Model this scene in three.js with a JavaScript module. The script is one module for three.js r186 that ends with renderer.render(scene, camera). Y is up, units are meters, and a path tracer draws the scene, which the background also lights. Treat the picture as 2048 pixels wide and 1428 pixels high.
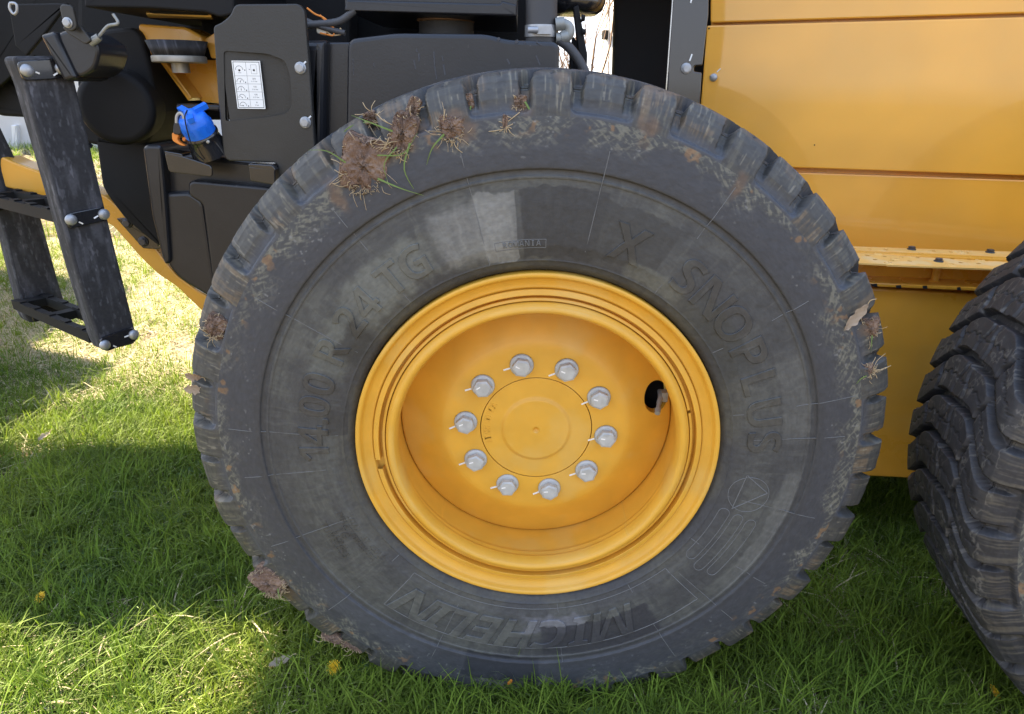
import * as THREE from 'three';
import { FontLoader } from 'three/addons/loaders/FontLoader.js';
import { mergeGeometries, mergeVertices } from 'three/addons/utils/BufferGeometryUtils.js';
import { Brush, Evaluator, SUBTRACTION } from 'three-bvh-csg';

// ---------------------------------------------------------------- camera, sky, sun, exposure
const HUB = 0.634;                                   // height of the wheel hub above the lawn
const F = 1350, CX = 1024, CY = 714;                 // focal length of the lens in photo pixels (2048 x 1428)
const scene = new THREE.Scene();
const camera = new THREE.PerspectiveCamera(THREE.MathUtils.radToDeg(2 * Math.atan(CY / F)), 2048 / 1428, 0.05, 400);
camera.position.set(-0.0431, HUB + 0.6516, 1.1453);
camera.rotation.order = 'YXZ';
camera.rotation.set(-0.381764, 0.0064, 0.01208);
camera.updateMatrixWorld(true);
const sunDir = new THREE.Vector3(-0.72, 0.64, -0.28).normalize();
{ // hazy spring sky: white towards the horizon, pale blue overhead, a broad glow round the sun
  const W = 512, H = 256, d = new Float32Array(W * H * 4), v = new THREE.Vector3();
  for (let y = 0; y < H; y++) for (let x = 0; x < W; x++) {
    const up = ((y + 0.5) / H - 0.5) * Math.PI, az = ((x + 0.5) / W - 0.5) * 2 * Math.PI, i = (y * W + x) * 4;
    v.set(Math.cos(up) * Math.cos(az), Math.sin(up), Math.cos(up) * Math.sin(az));
    const k = Math.pow(Math.max(0, v.y), 0.55), c = Math.max(0, v.dot(sunDir)), g = 0.3 * Math.pow(c, 6) + 0.7 * Math.pow(c, 40);
    const base = v.y < 0 ? [0.20, 0.19, 0.165] : [0.335 - 0.195 * k, 0.337 - 0.13 * k, 0.336 + 0.02 * k];
    for (let q = 0; q < 3; q++) d[i + q] = base[q] + (v.y < 0 ? 0 : g * [1, 0.97, 0.9][q]);
    d[i + 3] = 1;
  }
  const t = new THREE.DataTexture(d, W, H, THREE.RGBAFormat, THREE.FloatType); t.mapping = THREE.EquirectangularReflectionMapping; t.magFilter = t.minFilter = THREE.LinearFilter; t.needsUpdate = true;
  scene.background = t; scene.environment = t;
}
const sun = new THREE.DirectionalLight(0xffeccb, 5);
sun.position.copy(sunDir).multiplyScalar(20); sun.castShadow = true;
Object.assign(sun.shadow.camera, { left: -7, right: 7, top: 7, bottom: -7, near: 1, far: 60 });
sun.shadow.mapSize.set(4096, 4096); sun.shadow.radius = 1;
scene.add(sun, sun.target);
const renderer = new THREE.WebGLRenderer({ antialias: true });
renderer.toneMapping = THREE.LinearToneMapping;
renderer.toneMappingExposure = 5.9;
renderer.shadowMap.enabled = true;

// ---------------------------------------------------------------- random, noise, textures
const V3 = (x, y, z) => new THREE.Vector3(x, y, z), PI = Math.PI, rad = (d) => d * PI / 180;
function rng(seed) { let a = seed >>> 0; return () => { a = (a + 0x6d2b79f5) | 0; let t = Math.imul(a ^ (a >>> 15), 1 | a); t = (t + Math.imul(t ^ (t >>> 7), 61 | t)) ^ t; return ((t ^ (t >>> 14)) >>> 0) / 4294967296; }; }
const hash = (x, y, s) => { let h = Math.imul(x | 0, 374761393) ^ Math.imul(y | 0, 668265263) ^ Math.imul(s | 0, 1274126177); h = Math.imul(h ^ (h >>> 13), 1274126177); return ((h ^ (h >>> 16)) >>> 0) / 4294967296; };
const mod = (a, n) => ((a % n) + n) % n, clamp = (x, a = 0, b = 1) => Math.min(b, Math.max(a, x)), lerp = (a, b, t) => a + (b - a) * t;
const sstep = (a, b, x) => { const t = clamp((x - a) / (b - a)); return t * t * (3 - 2 * t); };
function vnoise(x, y, s, px = 1e9, py = 1e9) {         // value noise, optionally periodic
  const ix = Math.floor(x), iy = Math.floor(y), fx = x - ix, fy = y - iy, u = fx * fx * (3 - 2 * fx), v = fy * fy * (3 - 2 * fy);
  const a = mod(ix, px), b = mod(ix + 1, px), c = mod(iy, py), d = mod(iy + 1, py);
  return lerp(lerp(hash(a, c, s), hash(b, c, s), u), lerp(hash(a, d, s), hash(b, d, s), u), v);
}
function fbm(x, y, s, oct = 4, px = 1e9, py = 1e9) { let v = 0, a = 0.5, n = 0; for (let i = 0; i < oct; i++) { v += a * vnoise(x, y, s + i, px, py); n += a; x *= 2; y *= 2; px *= 2; py *= 2; a *= 0.5; } return v / n; }
const noise3 = (x, y, z, s) => (fbm(x + z * 0.7, y - z * 0.6, s, 3) + fbm(y + 11 + z * 0.5, z + 7 + x * 0.3, s + 9, 3) + fbm(z + 3, x - 5 + y * 0.4, s + 21, 3)) / 3;
function tex(w, h, fn, { srgb = false, repeat = null } = {}) {   // fn(x, y) in 0..1 returns [r, g, b], linear for data, sRGB 0..1 for colour
  const d = new Uint8Array(w * h * 4);
  for (let y = 0; y < h; y++) for (let x = 0; x < w; x++) { const c = fn((x + 0.5) / w, (y + 0.5) / h), i = (y * w + x) * 4; d[i] = clamp(c[0]) * 255; d[i + 1] = clamp(c[1]) * 255; d[i + 2] = clamp(c[2]) * 255; d[i + 3] = 255; }
  const t = new THREE.DataTexture(d, w, h, THREE.RGBAFormat); t.wrapS = t.wrapT = THREE.RepeatWrapping; t.magFilter = THREE.LinearFilter; t.minFilter = THREE.LinearMipmapLinearFilter; t.generateMipmaps = true;
  if (srgb) t.colorSpace = THREE.SRGBColorSpace; if (repeat) t.repeat.set(...repeat); t.needsUpdate = true; return t;
}
const rep = (t, x, y = x) => { const c = t.clone(); c.repeat.set(x, y); c.needsUpdate = true; return c; };
const grain = tex(256, 256, (x, y) => { const v = fbm(x * 32, y * 32, 3, 3, 32, 32); return [v, v, v]; });
const blotch = tex(512, 512, (x, y) => { const v = fbm(x * 6, y * 6, 17, 6, 6, 6); return [v, v, v]; });
// colour with soft uneven dirt; values are sRGB of the clean colour and of the dirt
function dirtTex(clean, dirt, amount, seed, spots = 0) {
  const A = new THREE.Color().setRGB(...clean).convertLinearToSRGB(), B = new THREE.Color().setRGB(...dirt).convertLinearToSRGB();
  return tex(512, 512, (x, y) => {
    let k = amount * sstep(0.42, 0.75, fbm(x * 5, y * 5, seed, 5, 5, 5)) + amount * 0.35 * fbm(x * 60, y * 60, seed + 5, 2, 60, 60);
    if (spots && fbm(x * 90, y * 90, seed + 8, 1, 90, 90) > 1 - spots) k = 0.8;
    const m = 0.95 + 0.1 * fbm(x * 8, y * 8, seed + 12, 3, 8, 8);
    return [lerp(A.r * m, B.r, k), lerp(A.g * m, B.g, k), lerp(A.b * m, B.b, k)];
  }, { srgb: true });
}
const M = {};
const std = (o) => new THREE.MeshStandardMaterial(o), phys = (o) => new THREE.MeshPhysicalMaterial(o);
M.yellow = phys({ map: rep(dirtTex([0.82, 0.385, 0.036], [0.55, 0.40, 0.20], 0.16, 31), 1.3), roughness: 0.42, roughnessMap: rep(blotch, 2), clearcoat: 0.35, clearcoatRoughness: 0.12, bumpMap: rep(grain, 9), bumpScale: 0.00006 });
M.yellow.roughness = 0.75;
M.treadPlate = std({ map: rep(dirtTex([0.88, 0.50, 0.12], [0.8, 0.66, 0.42], 0.45, 37, 0.02), 5), roughness: 0.5 });
M.wheelYellow = phys({ map: rep(dirtTex([0.73, 0.378, 0.034], [0.66, 0.45, 0.18], 0.3, 41, 0.008), 3), roughness: 0.5, clearcoat: 0.12, clearcoatRoughness: 0.35, bumpMap: rep(grain, 12), bumpScale: 0.00008 });
M.hood = phys({ map: rep(dirtTex([0.88, 0.415, 0.038], [0.7, 0.42, 0.14], 0.14, 35), 0.9), roughness: 0.4, clearcoat: 1, clearcoatRoughness: 0.04, bumpMap: rep(grain, 6), bumpScale: 0.00003 });
M.plastic = std({ map: rep(dirtTex([0.015, 0.0155, 0.018], [0.09, 0.085, 0.08], 0.1, 51, 0.015), 2), roughness: 0.3, bumpMap: rep(grain, 10), bumpScale: 0.00012 });
M.cover = std({ map: rep(dirtTex([0.026, 0.025, 0.022], [0.08, 0.075, 0.07], 0.12, 53), 2), roughness: 0.38, bumpMap: rep(grain, 14), bumpScale: 0.0002 });
M.splash = std({ color: new THREE.Color().setRGB(0.075, 0.075, 0.08), roughness: 0.9 });
M.black = phys({ map: rep(dirtTex([0.008, 0.008, 0.0085], [0.05, 0.045, 0.04], 0.08, 55), 2), roughness: 0.7, specularIntensity: 0.6, clearcoat: 0 });
M.gloss = phys({ color: new THREE.Color().setRGB(0.014, 0.014, 0.016), roughness: 0.22, clearcoat: 0.8, clearcoatRoughness: 0.06, bumpMap: rep(grain, 3), bumpScale: 0.00005 });
M.matt = std({ color: new THREE.Color().setRGB(0.012, 0.012, 0.012), roughness: 1 });
M.rubber = std({ map: rep(tex(512, 512, (x, y) => { const v = 0.185 + 0.10 * sstep(0.4, 0.75, fbm(x * 40, y * 7, 61, 5, 40, 7)) + 0.06 * (fbm(x * 90, y * 90, 64, 3, 90, 90) - 0.5) + 0.10 * sstep(0.62, 0.75, fbm(x * 70, y * 20, 66, 3, 70, 20)); return [v * 1.0, v * 1.0, v * 1.05]; }, { srgb: true }), 2.5), roughness: 0.85, bumpMap: rep(blotch, 6), bumpScale: 0.0012 });
M.hose = std({ color: new THREE.Color().setRGB(0.06, 0.06, 0.062), roughness: 0.6 });
M.zinc = phys({ map: rep(dirtTex([0.40, 0.41, 0.42], [0.22, 0.22, 0.2], 0.3, 71), 12), metalness: 0.55, roughness: 0.4 });
M.galv = std({ map: rep(dirtTex([0.50, 0.51, 0.485], [0.36, 0.37, 0.36], 0.4, 73), 14), metalness: 0.15, roughness: 0.55, bumpMap: rep(blotch, 12), bumpScale: 0.0008 });
M.fitting = std({ map: rep(dirtTex([0.30, 0.31, 0.29], [0.2, 0.2, 0.18], 0.4, 79), 14), metalness: 0.3, roughness: 0.5 });
M.steel = phys({ map: rep(dirtTex([0.45, 0.43, 0.38], [0.25, 0.22, 0.16], 0.35, 75), 6), metalness: 0.5, roughness: 0.5 });
M.brass = phys({ color: new THREE.Color().setRGB(0.42, 0.27, 0.08), metalness: 0.8, roughness: 0.35 });
M.copper = phys({ map: rep(dirtTex([0.35, 0.2, 0.1], [0.16, 0.1, 0.06], 0.6, 77), 7), metalness: 0.6, roughness: 0.5 });
M.darkBolt = phys({ color: new THREE.Color().setRGB(0.07, 0.072, 0.08), metalness: 0.5, roughness: 0.35 });
M.blue = phys({ color: new THREE.Color().setRGB(0.012, 0.17, 0.78), roughness: 0.4, clearcoat: 0.2, clearcoatRoughness: 0.3 });
M.paint = std({ color: new THREE.Color().setRGB(0.85, 0.84, 0.8), roughness: 0.6 });
M.orange = std({ color: new THREE.Color().setRGB(0.75, 0.24, 0.03), roughness: 0.5 });
M.cream = std({ color: new THREE.Color().setRGB(0.55, 0.52, 0.42), roughness: 0.5 });
M.mud = std({ map: rep(dirtTex([0.155, 0.098, 0.07], [0.27, 0.185, 0.13], 0.8, 81, 0.2), 9), roughness: 1, bumpMap: rep(blotch, 26), bumpScale: 0.006 });
M.straw = std({ color: new THREE.Color().setRGB(0.50, 0.38, 0.22), roughness: 0.8 });
M.blade = phys({ color: new THREE.Color().setRGB(0.17, 0.26, 0.05), roughness: 0.7, transmission: 0.25, thickness: 0 });
M.leaf = phys({ color: new THREE.Color().setRGB(0.45, 0.33, 0.23), roughness: 0.9, transmission: 0.3, thickness: 0 });
M.paleLeaf = phys({ color: new THREE.Color().setRGB(0.50, 0.40, 0.30), roughness: 0.85, transmission: 0.3, thickness: 0 });
M.alu = phys({ color: new THREE.Color().setRGB(0.7, 0.71, 0.73), metalness: 0.35, roughness: 0.4 });
M.wall = std({ map: rep(dirtTex([0.62, 0.61, 0.60], [0.45, 0.44, 0.42], 0.3, 91), 0.4), roughness: 0.7 });

// ---------------------------------------------------------------- naming and building helpers
const used = {};
const numbered = (n) => { const k = used[n] = (used[n] ?? -1) + 1; return k ? n + '_' + String(k).padStart(3, '0') : n; };
function thing(name, label, category, pos = [0, 0, 0], group) { const o = new THREE.Group(); o.name = numbered(name); o.position.set(...pos); o.userData = { label, category }; if (group) o.userData.group = group; scene.add(o); return o; }
function part(name, parent, pos = [0, 0, 0], label) { const o = new THREE.Group(); o.name = numbered(name); o.position.set(...pos); if (label) o.userData.label = label; parent.add(o); return o; }
function boxUV(g) {                                     // uv in metres from the facing axis
  const p = g.attributes.position, n = g.attributes.normal, uv = new Float32Array(p.count * 2);
  for (let i = 0; i < p.count; i++) {
    const a = Math.abs(n.getX(i)), b = Math.abs(n.getY(i)), c = Math.abs(n.getZ(i)), x = p.getX(i), y = p.getY(i), z = p.getZ(i);
    const k = c >= a && c >= b ? [x, y] : a >= b ? [z, y] : [x, z];
    uv[i * 2] = k[0]; uv[i * 2 + 1] = k[1];
  }
  g.setAttribute('uv', new THREE.BufferAttribute(uv, 2)); return g;
}
function clean(g) { if (g.index) g = g.toNonIndexed(); for (const k of Object.keys(g.attributes)) if (!['position', 'normal', 'uv'].includes(k)) g.deleteAttribute(k); if (!g.attributes.normal) g.computeVertexNormals(); return g; }
function add(name, geos, mat, parent, { keepUV = false, label } = {}) {
  let list = [].concat(geos).map(clean);
  if (!keepUV) list.forEach(boxUV);
  const g = list.length > 1 ? mergeGeometries(list) : list[0];
  const m = new THREE.Mesh(g, mat); m.name = numbered(name); m.castShadow = m.receiveShadow = true; if (label) m.userData.label = label; parent.add(m); return m;
}
// a vertical working plane in the scene: through (x0, z0), turned by a degrees (right end towards the camera when positive)
const ray = (px, py) => V3((px - CX) / F, -(py - CY) / F, -1).applyQuaternion(camera.quaternion);
class Plane {
  constructor(z0, a = 0, x0 = 0) { this.c = Math.cos(rad(a)); this.s = Math.sin(rad(a)); this.x0 = x0; this.z0 = z0; this.m = new THREE.Matrix4().makeBasis(V3(this.c, 0, this.s), V3(0, 1, 0), V3(-this.s, 0, this.c)).setPosition(x0, 0, z0); this.n = V3(-this.s, 0, this.c); }
  point(px, py) { const d = ray(px, py), o = camera.position, t = ((this.x0 - o.x) * this.n.x + (this.z0 - o.z) * this.n.z) / (d.x * this.n.x + d.z * this.n.z); return d.multiplyScalar(t).add(o); }
  uv(px, py) { const p = this.point(px, py); return new THREE.Vector2((p.x - this.x0) * this.c + (p.z - this.z0) * this.s, p.y); }
}
const through = (px, py, z, a) => { const p = new Plane(z).point(px, py); return new Plane(z, a, p.x); };
const onLevel = (px, py, y) => { const d = ray(px, py), o = camera.position; return d.multiplyScalar((y - o.y) / d.y).add(o); };
function roundShape(pts, r, S = THREE.Shape) {            // pts: Vector2 list; corners rounded by r metres
  const s = new S(), n = pts.length;
  for (let i = 0; i < n; i++) {
    const p = pts[i], a = pts[(i + n - 1) % n], b = pts[(i + 1) % n], da = a.clone().sub(p), db = b.clone().sub(p), k = Math.min(r, da.length() * 0.45, db.length() * 0.45);
    const u = p.clone().add(da.setLength(k)), v = p.clone().add(db.setLength(k));
    if (i) s.lineTo(u.x, u.y); else s.moveTo(u.x, u.y);
    s.quadraticCurveTo(p.x, p.y, v.x, v.y);
  }
  s.closePath(); return s;
}
// a plate cut to an outline on a plane: front face at off, depth d behind it, edges bevelled
function plate(P, pts, d, { off = 0, bevel = 0.003, r = 0.006, seg = 2, holes = [], local = false } = {}) {
  const toUV = (q) => local ? new THREE.Vector2(...q) : P.uv(...q);
  const sh = roundShape(pts.map(toUV), r); for (const h of holes) sh.holes.push(roundShape(h.map(toUV), r, THREE.Path));
  const b = Math.min(bevel, d * 0.45);
  const g = new THREE.ExtrudeGeometry(sh, { depth: d - 2 * b, bevelEnabled: b > 0, bevelThickness: b, bevelSize: b, bevelOffset: -b, bevelSegments: seg, curveSegments: 5 });
  g.translate(0, 0, off - d + b); g.applyMatrix4(P.m); return g;
}
const Y = V3(0, 1, 0), Z = V3(0, 0, 1);
function cyl(a, b, r0, r1 = r0, n = 24, open = false) {  // cylinder from point a to point b
  const d = b.clone().sub(a), g = new THREE.CylinderGeometry(r1, r0, d.length(), n, 1, open);
  g.applyQuaternion(new THREE.Quaternion().setFromUnitVectors(Y, d.clone().normalize())); const m = a.clone().add(b).multiplyScalar(0.5); return g.translate(m.x, m.y, m.z);
}
function turned(profile, pos, dir, n = 48) {             // lathe of [r, h] pairs about dir through pos
  const g = new THREE.LatheGeometry(profile.map(([r, h]) => new THREE.Vector2(Math.max(r, 1e-5), h)), n);
  g.applyQuaternion(new THREE.Quaternion().setFromUnitVectors(Y, dir.clone().normalize())); return g.translate(pos.x, pos.y, pos.z);
}
const tube = (pts, r, n = 24, k = 8) => new THREE.TubeGeometry(new THREE.CatmullRomCurve3(pts), n, r, k);
function box(w, h, d, at, q) { const g = new THREE.BoxGeometry(w, h, d); if (q) g.applyQuaternion(q); return g.translate(at.x, at.y, at.z); }
// flanged hexagon head on a surface: pos on the surface, dir out of it
function hexHead(pos, dir, R, spin = 0, h = 0.6) {
  const q = new THREE.Quaternion().setFromUnitVectors(Y, dir.clone().normalize()), out = [];
  const fl = new THREE.LatheGeometry([[0.0001, 0], [1, 0], [1.0, 0.12], [0.93, 0.2], [0.82, 0.27], [0.0001, 0.27]].map(([r, y]) => new THREE.Vector2(r * R, y * R)), 28);
  const hx = new THREE.CylinderGeometry(0.8 * R, 0.8 * R, h * R, 6).rotateY(spin).translate(0, (0.2 + h / 2) * R, 0);
  const tp = new THREE.CylinderGeometry(0.64 * R, 0.76 * R, 0.1 * R, 6).rotateY(spin).translate(0, (0.25 + h) * R, 0);
  for (const g of [fl, hx, tp]) out.push(clean(g.applyQuaternion(q).translate(pos.x, pos.y, pos.z)));
  return out;
}
function domeHead(pos, dir, R) { return turned([[R, 0], [R, 0.18 * R], [0.92 * R, 0.35 * R], [0.7 * R, 0.55 * R], [0.35 * R, 0.68 * R], [0, 0.7 * R]], pos, dir, 24); }
const mark = (P, x, y, x1, y1, w = 0.0035, off = 0.0012) => { const a = P.point(x, y), b = P.point(x1, y1), m = a.clone().add(b).multiplyScalar(0.5).addScaledVector(P.n, off - 0.0006), q = new THREE.Quaternion().setFromUnitVectors(V3(1, 0, 0), b.clone().sub(a).normalize()); return box(a.distanceTo(b), w, 0.0016, m, q); };

// ---------------------------------------------------------------- ground
const rg = rng(5);
{
  const g = new THREE.PlaneGeometry(160, 160, 1, 1).rotateX(-PI / 2);
  const uv = g.attributes.uv; for (let i = 0; i < uv.count; i++) uv.setXY(i, uv.getX(i) * 160, uv.getY(i) * 160);
  const soil = tex(512, 512, (x, y) => { const k = sstep(0.35, 0.7, fbm(x * 7, y * 7, 5, 5, 7, 7)), f = 0.75 + 0.5 * fbm(x * 60, y * 60, 9, 3, 60, 60); return [lerp(0.26, 0.46, k) * f, lerp(0.235, 0.39, k) * f, lerp(0.14, 0.26, k) * f]; }, { srgb: true });
  const m = new THREE.Mesh(g, std({ map: rep(soil, 0.9), roughness: 1, bumpMap: rep(blotch, 3), bumpScale: 0.01 }));
  m.name = 'ground'; m.userData = { kind: 'structure', label: 'bare soil and thatch under the lawn' }; m.receiveShadow = true; scene.add(m);
}

// ---------------------------------------------------------------- the machine
const machine = thing('road_grader', 'yellow and black road grader with a muddy front wheel in close-up', 'road grader');

// --- tyre: one moulded skin, shoulder pockets, tread blocks and sipes carved along its profile
const WID = 0.375, NP = 24;
function tyreProfile() {
  const keys = [[-0.034, 0.349, 1], [-0.012, 0.353, 3], [-0.002, 0.362, 3], [0.0025, 0.3715, 2], [0.0045, 0.3735, 2], [0.004, 0.376, 4], [0.0072, 0.39, 5], [0.0102, 0.402, 6], [0.0118, 0.43, 6], [0.0122, 0.47, 6], [0.0112, 0.511, 2], [0.0128, 0.5125, 2], [0.0128, 0.5165, 2], [0.0112, 0.518, 2], [0.0108, 0.5255, 3], [0.0155, 0.5282, 2], [0.0158, 0.532, 6], [0.0148, 0.56, 8], [0.0118, 0.597, 6],
    [0.0104, 0.6085, 8], [0.0085, 0.6205, 9], [0.003, 0.640, 9], [-0.005, 0.657, 5], [-0.013, 0.667, 5], [-0.026, 0.6735, 5], [-0.045, 0.677, 18], [-0.11, 0.6815, 24], [-WID / 2, 0.683, 0]];
  const pts = [];
  for (let i = 0; i < keys.length - 1; i++) { const [z, r, n] = keys[i], [z1, r1] = keys[i + 1]; for (let k = 0; k < n; k++) pts.push([lerp(z, z1, k / n), lerp(r, r1, k / n)]); }
  const half = pts.slice(); pts.push([-WID / 2, 0.683]);
  for (let i = half.length - 1; i >= 0 && half[i][1] > 0.5; i--) pts.push([-WID - half[i][0], half[i][1]]);
  return pts;
}
const PROF = tyreProfile();
const zAt = (r) => { for (let i = 1; i < PROF.length; i++) if (PROF[i][1] >= r && PROF[i - 1][1] < r && PROF[i][0] > -0.1) { const t = (r - PROF[i - 1][1]) / (PROF[i][1] - PROF[i - 1][1]); return lerp(PROF[i - 1][0], PROF[i][0], t); } return 0.01; };
const PHASE = 51.85 / 15;                                // a shoulder pocket is centred at 51.85 degrees
function carve(th, z, r) {                               // depth cut into the rubber at this place, metres
  const front = z > -WID / 2, zz = front ? z : -WID - z; // mirrored
  if (r < 0.609) return 0;
  const inn = sstep(-0.015, -0.14, zz);                  // 0 shoulder .. 1 centre
  let phi = th / (2 * PI) * NP - PHASE + 0.5 + (front ? 0 : 0.5);
  const phi0 = phi; phi += inn * 0.5;
  const f = mod(phi, 1), dist = (c) => Math.abs(mod(f - c + 0.5, 1) - 0.5);
  const wob = 0.012 * (vnoise(th * 90, zz * 300, 4) - 0.5), hw = lerp(0.05, 0.042, inn) + wob * (1 - inn), edge = lerp(0.026, 0.014, inn);
  const g = Math.max(1 - sstep(hw, hw + edge, dist(0.24)), 1 - sstep(hw, hw + edge, dist(0.76)));
  // shoulder pocket: a rounded rectangle let into the sidewall, its top open towards the tread
  const ax = Math.abs(mod(phi0, 1) - 0.5) / NP * 2 * PI * 0.64 - (0.0535 - 0.013), ay = 0.613 + 0.013 - r;
  const sd = Math.hypot(Math.max(ax, 0), Math.max(ay, 0)) + Math.min(0, Math.max(ax, ay)) - 0.013, pocket = 1 - sstep(-0.0055, 0.0005, sd), side = sstep(-0.035, -0.004, zz);
  let d = pocket * side * (0.0075 + 0.003 * sstep(0.65, 0.617, r));
  d = Math.max(d, g * lerp(lerp(0.0085, 0.021, sstep(0.618, 0.648, r)), 0.021, inn) * sstep(0.6125, 0.618, r) * (side > 0.02 ? Math.max(pocket, 1 - side) : 1));
  if (zz < -0.06) {                                      // centre rows
    const zig = 0.006 * Math.sin(phi * 4 * PI), c1 = 1 - sstep(0.0015, 0.0045, Math.abs(zz + 0.1 + zig)), c2 = 1 - sstep(0.001, 0.004, Math.abs(zz + 0.172 - zig));
    d = Math.max(d, c1 * 0.014, c2 * 0.008);
  }
  if (zz < -0.02) d = Math.max(d, (1 - sstep(0.002, 0.012, Math.min(dist(0.01 + 0.018 * Math.sin(zz * 300)), dist(0.5 + 0.018 * Math.sin(zz * 300))))) * 0.0035);
  return d + 0.0014 * (fbm(th * 40, zz * 90 + r * 60, 8, 3) - 0.5) * sstep(0.609, 0.616, r);
}
function tyreGeometry(nth = 1920) {
  const n = PROF.length, pos = new Float32Array((nth + 1) * n * 3), uv = new Float32Array((nth + 1) * n * 2), idx = [];
  const len = [0]; for (let i = 1; i < n; i++) len.push(len[i - 1] + Math.hypot(PROF[i][0] - PROF[i - 1][0], PROF[i][1] - PROF[i - 1][1]));
  for (let i = 0; i < n; i++) {
    const a = PROF[Math.max(0, i - 1)], b = PROF[Math.min(n - 1, i + 1)], tz = b[0] - a[0], tr = b[1] - a[1], L = Math.hypot(tz, tr), nz = tr / L, nr = -tz / L;
    for (let j = 0; j <= nth; j++) {
      const th = j / nth * 2 * PI, d = carve(j === nth ? 0 : th, PROF[i][0], PROF[i][1]), z = PROF[i][0] - nz * d, r = PROF[i][1] - nr * d, k = i * (nth + 1) + j;
      pos[k * 3] = r * Math.cos(th); pos[k * 3 + 1] = r * Math.sin(th); pos[k * 3 + 2] = z; uv[k * 2] = j / nth; uv[k * 2 + 1] = len[i] / len[n - 1];
      if (i < n - 1 && j < nth) { const q = k + nth + 1; idx.push(k, q + 1, q, k, k + 1, q + 1); }
    }
  }
  const g = new THREE.BufferGeometry(); g.setAttribute('position', new THREE.BufferAttribute(pos, 3)); g.setAttribute('uv', new THREE.BufferAttribute(uv, 2)); g.setIndex(idx);
  g.computeVertexNormals();
  const N = g.attributes.normal;                         // weld the seam's normals
  for (let i = 0; i < n; i++) { const a = i * (nth + 1), b = a + nth; const v = V3(N.getX(a) + N.getX(b), N.getY(a) + N.getY(b), N.getZ(a) + N.getZ(b)).normalize(); N.setXYZ(a, v.x, v.y, v.z); N.setXYZ(b, v.x, v.y, v.z); }
  g.userData.total = len[n - 1]; g.userData.len = len; return g;
}
const tyreG = tyreGeometry();
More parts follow.
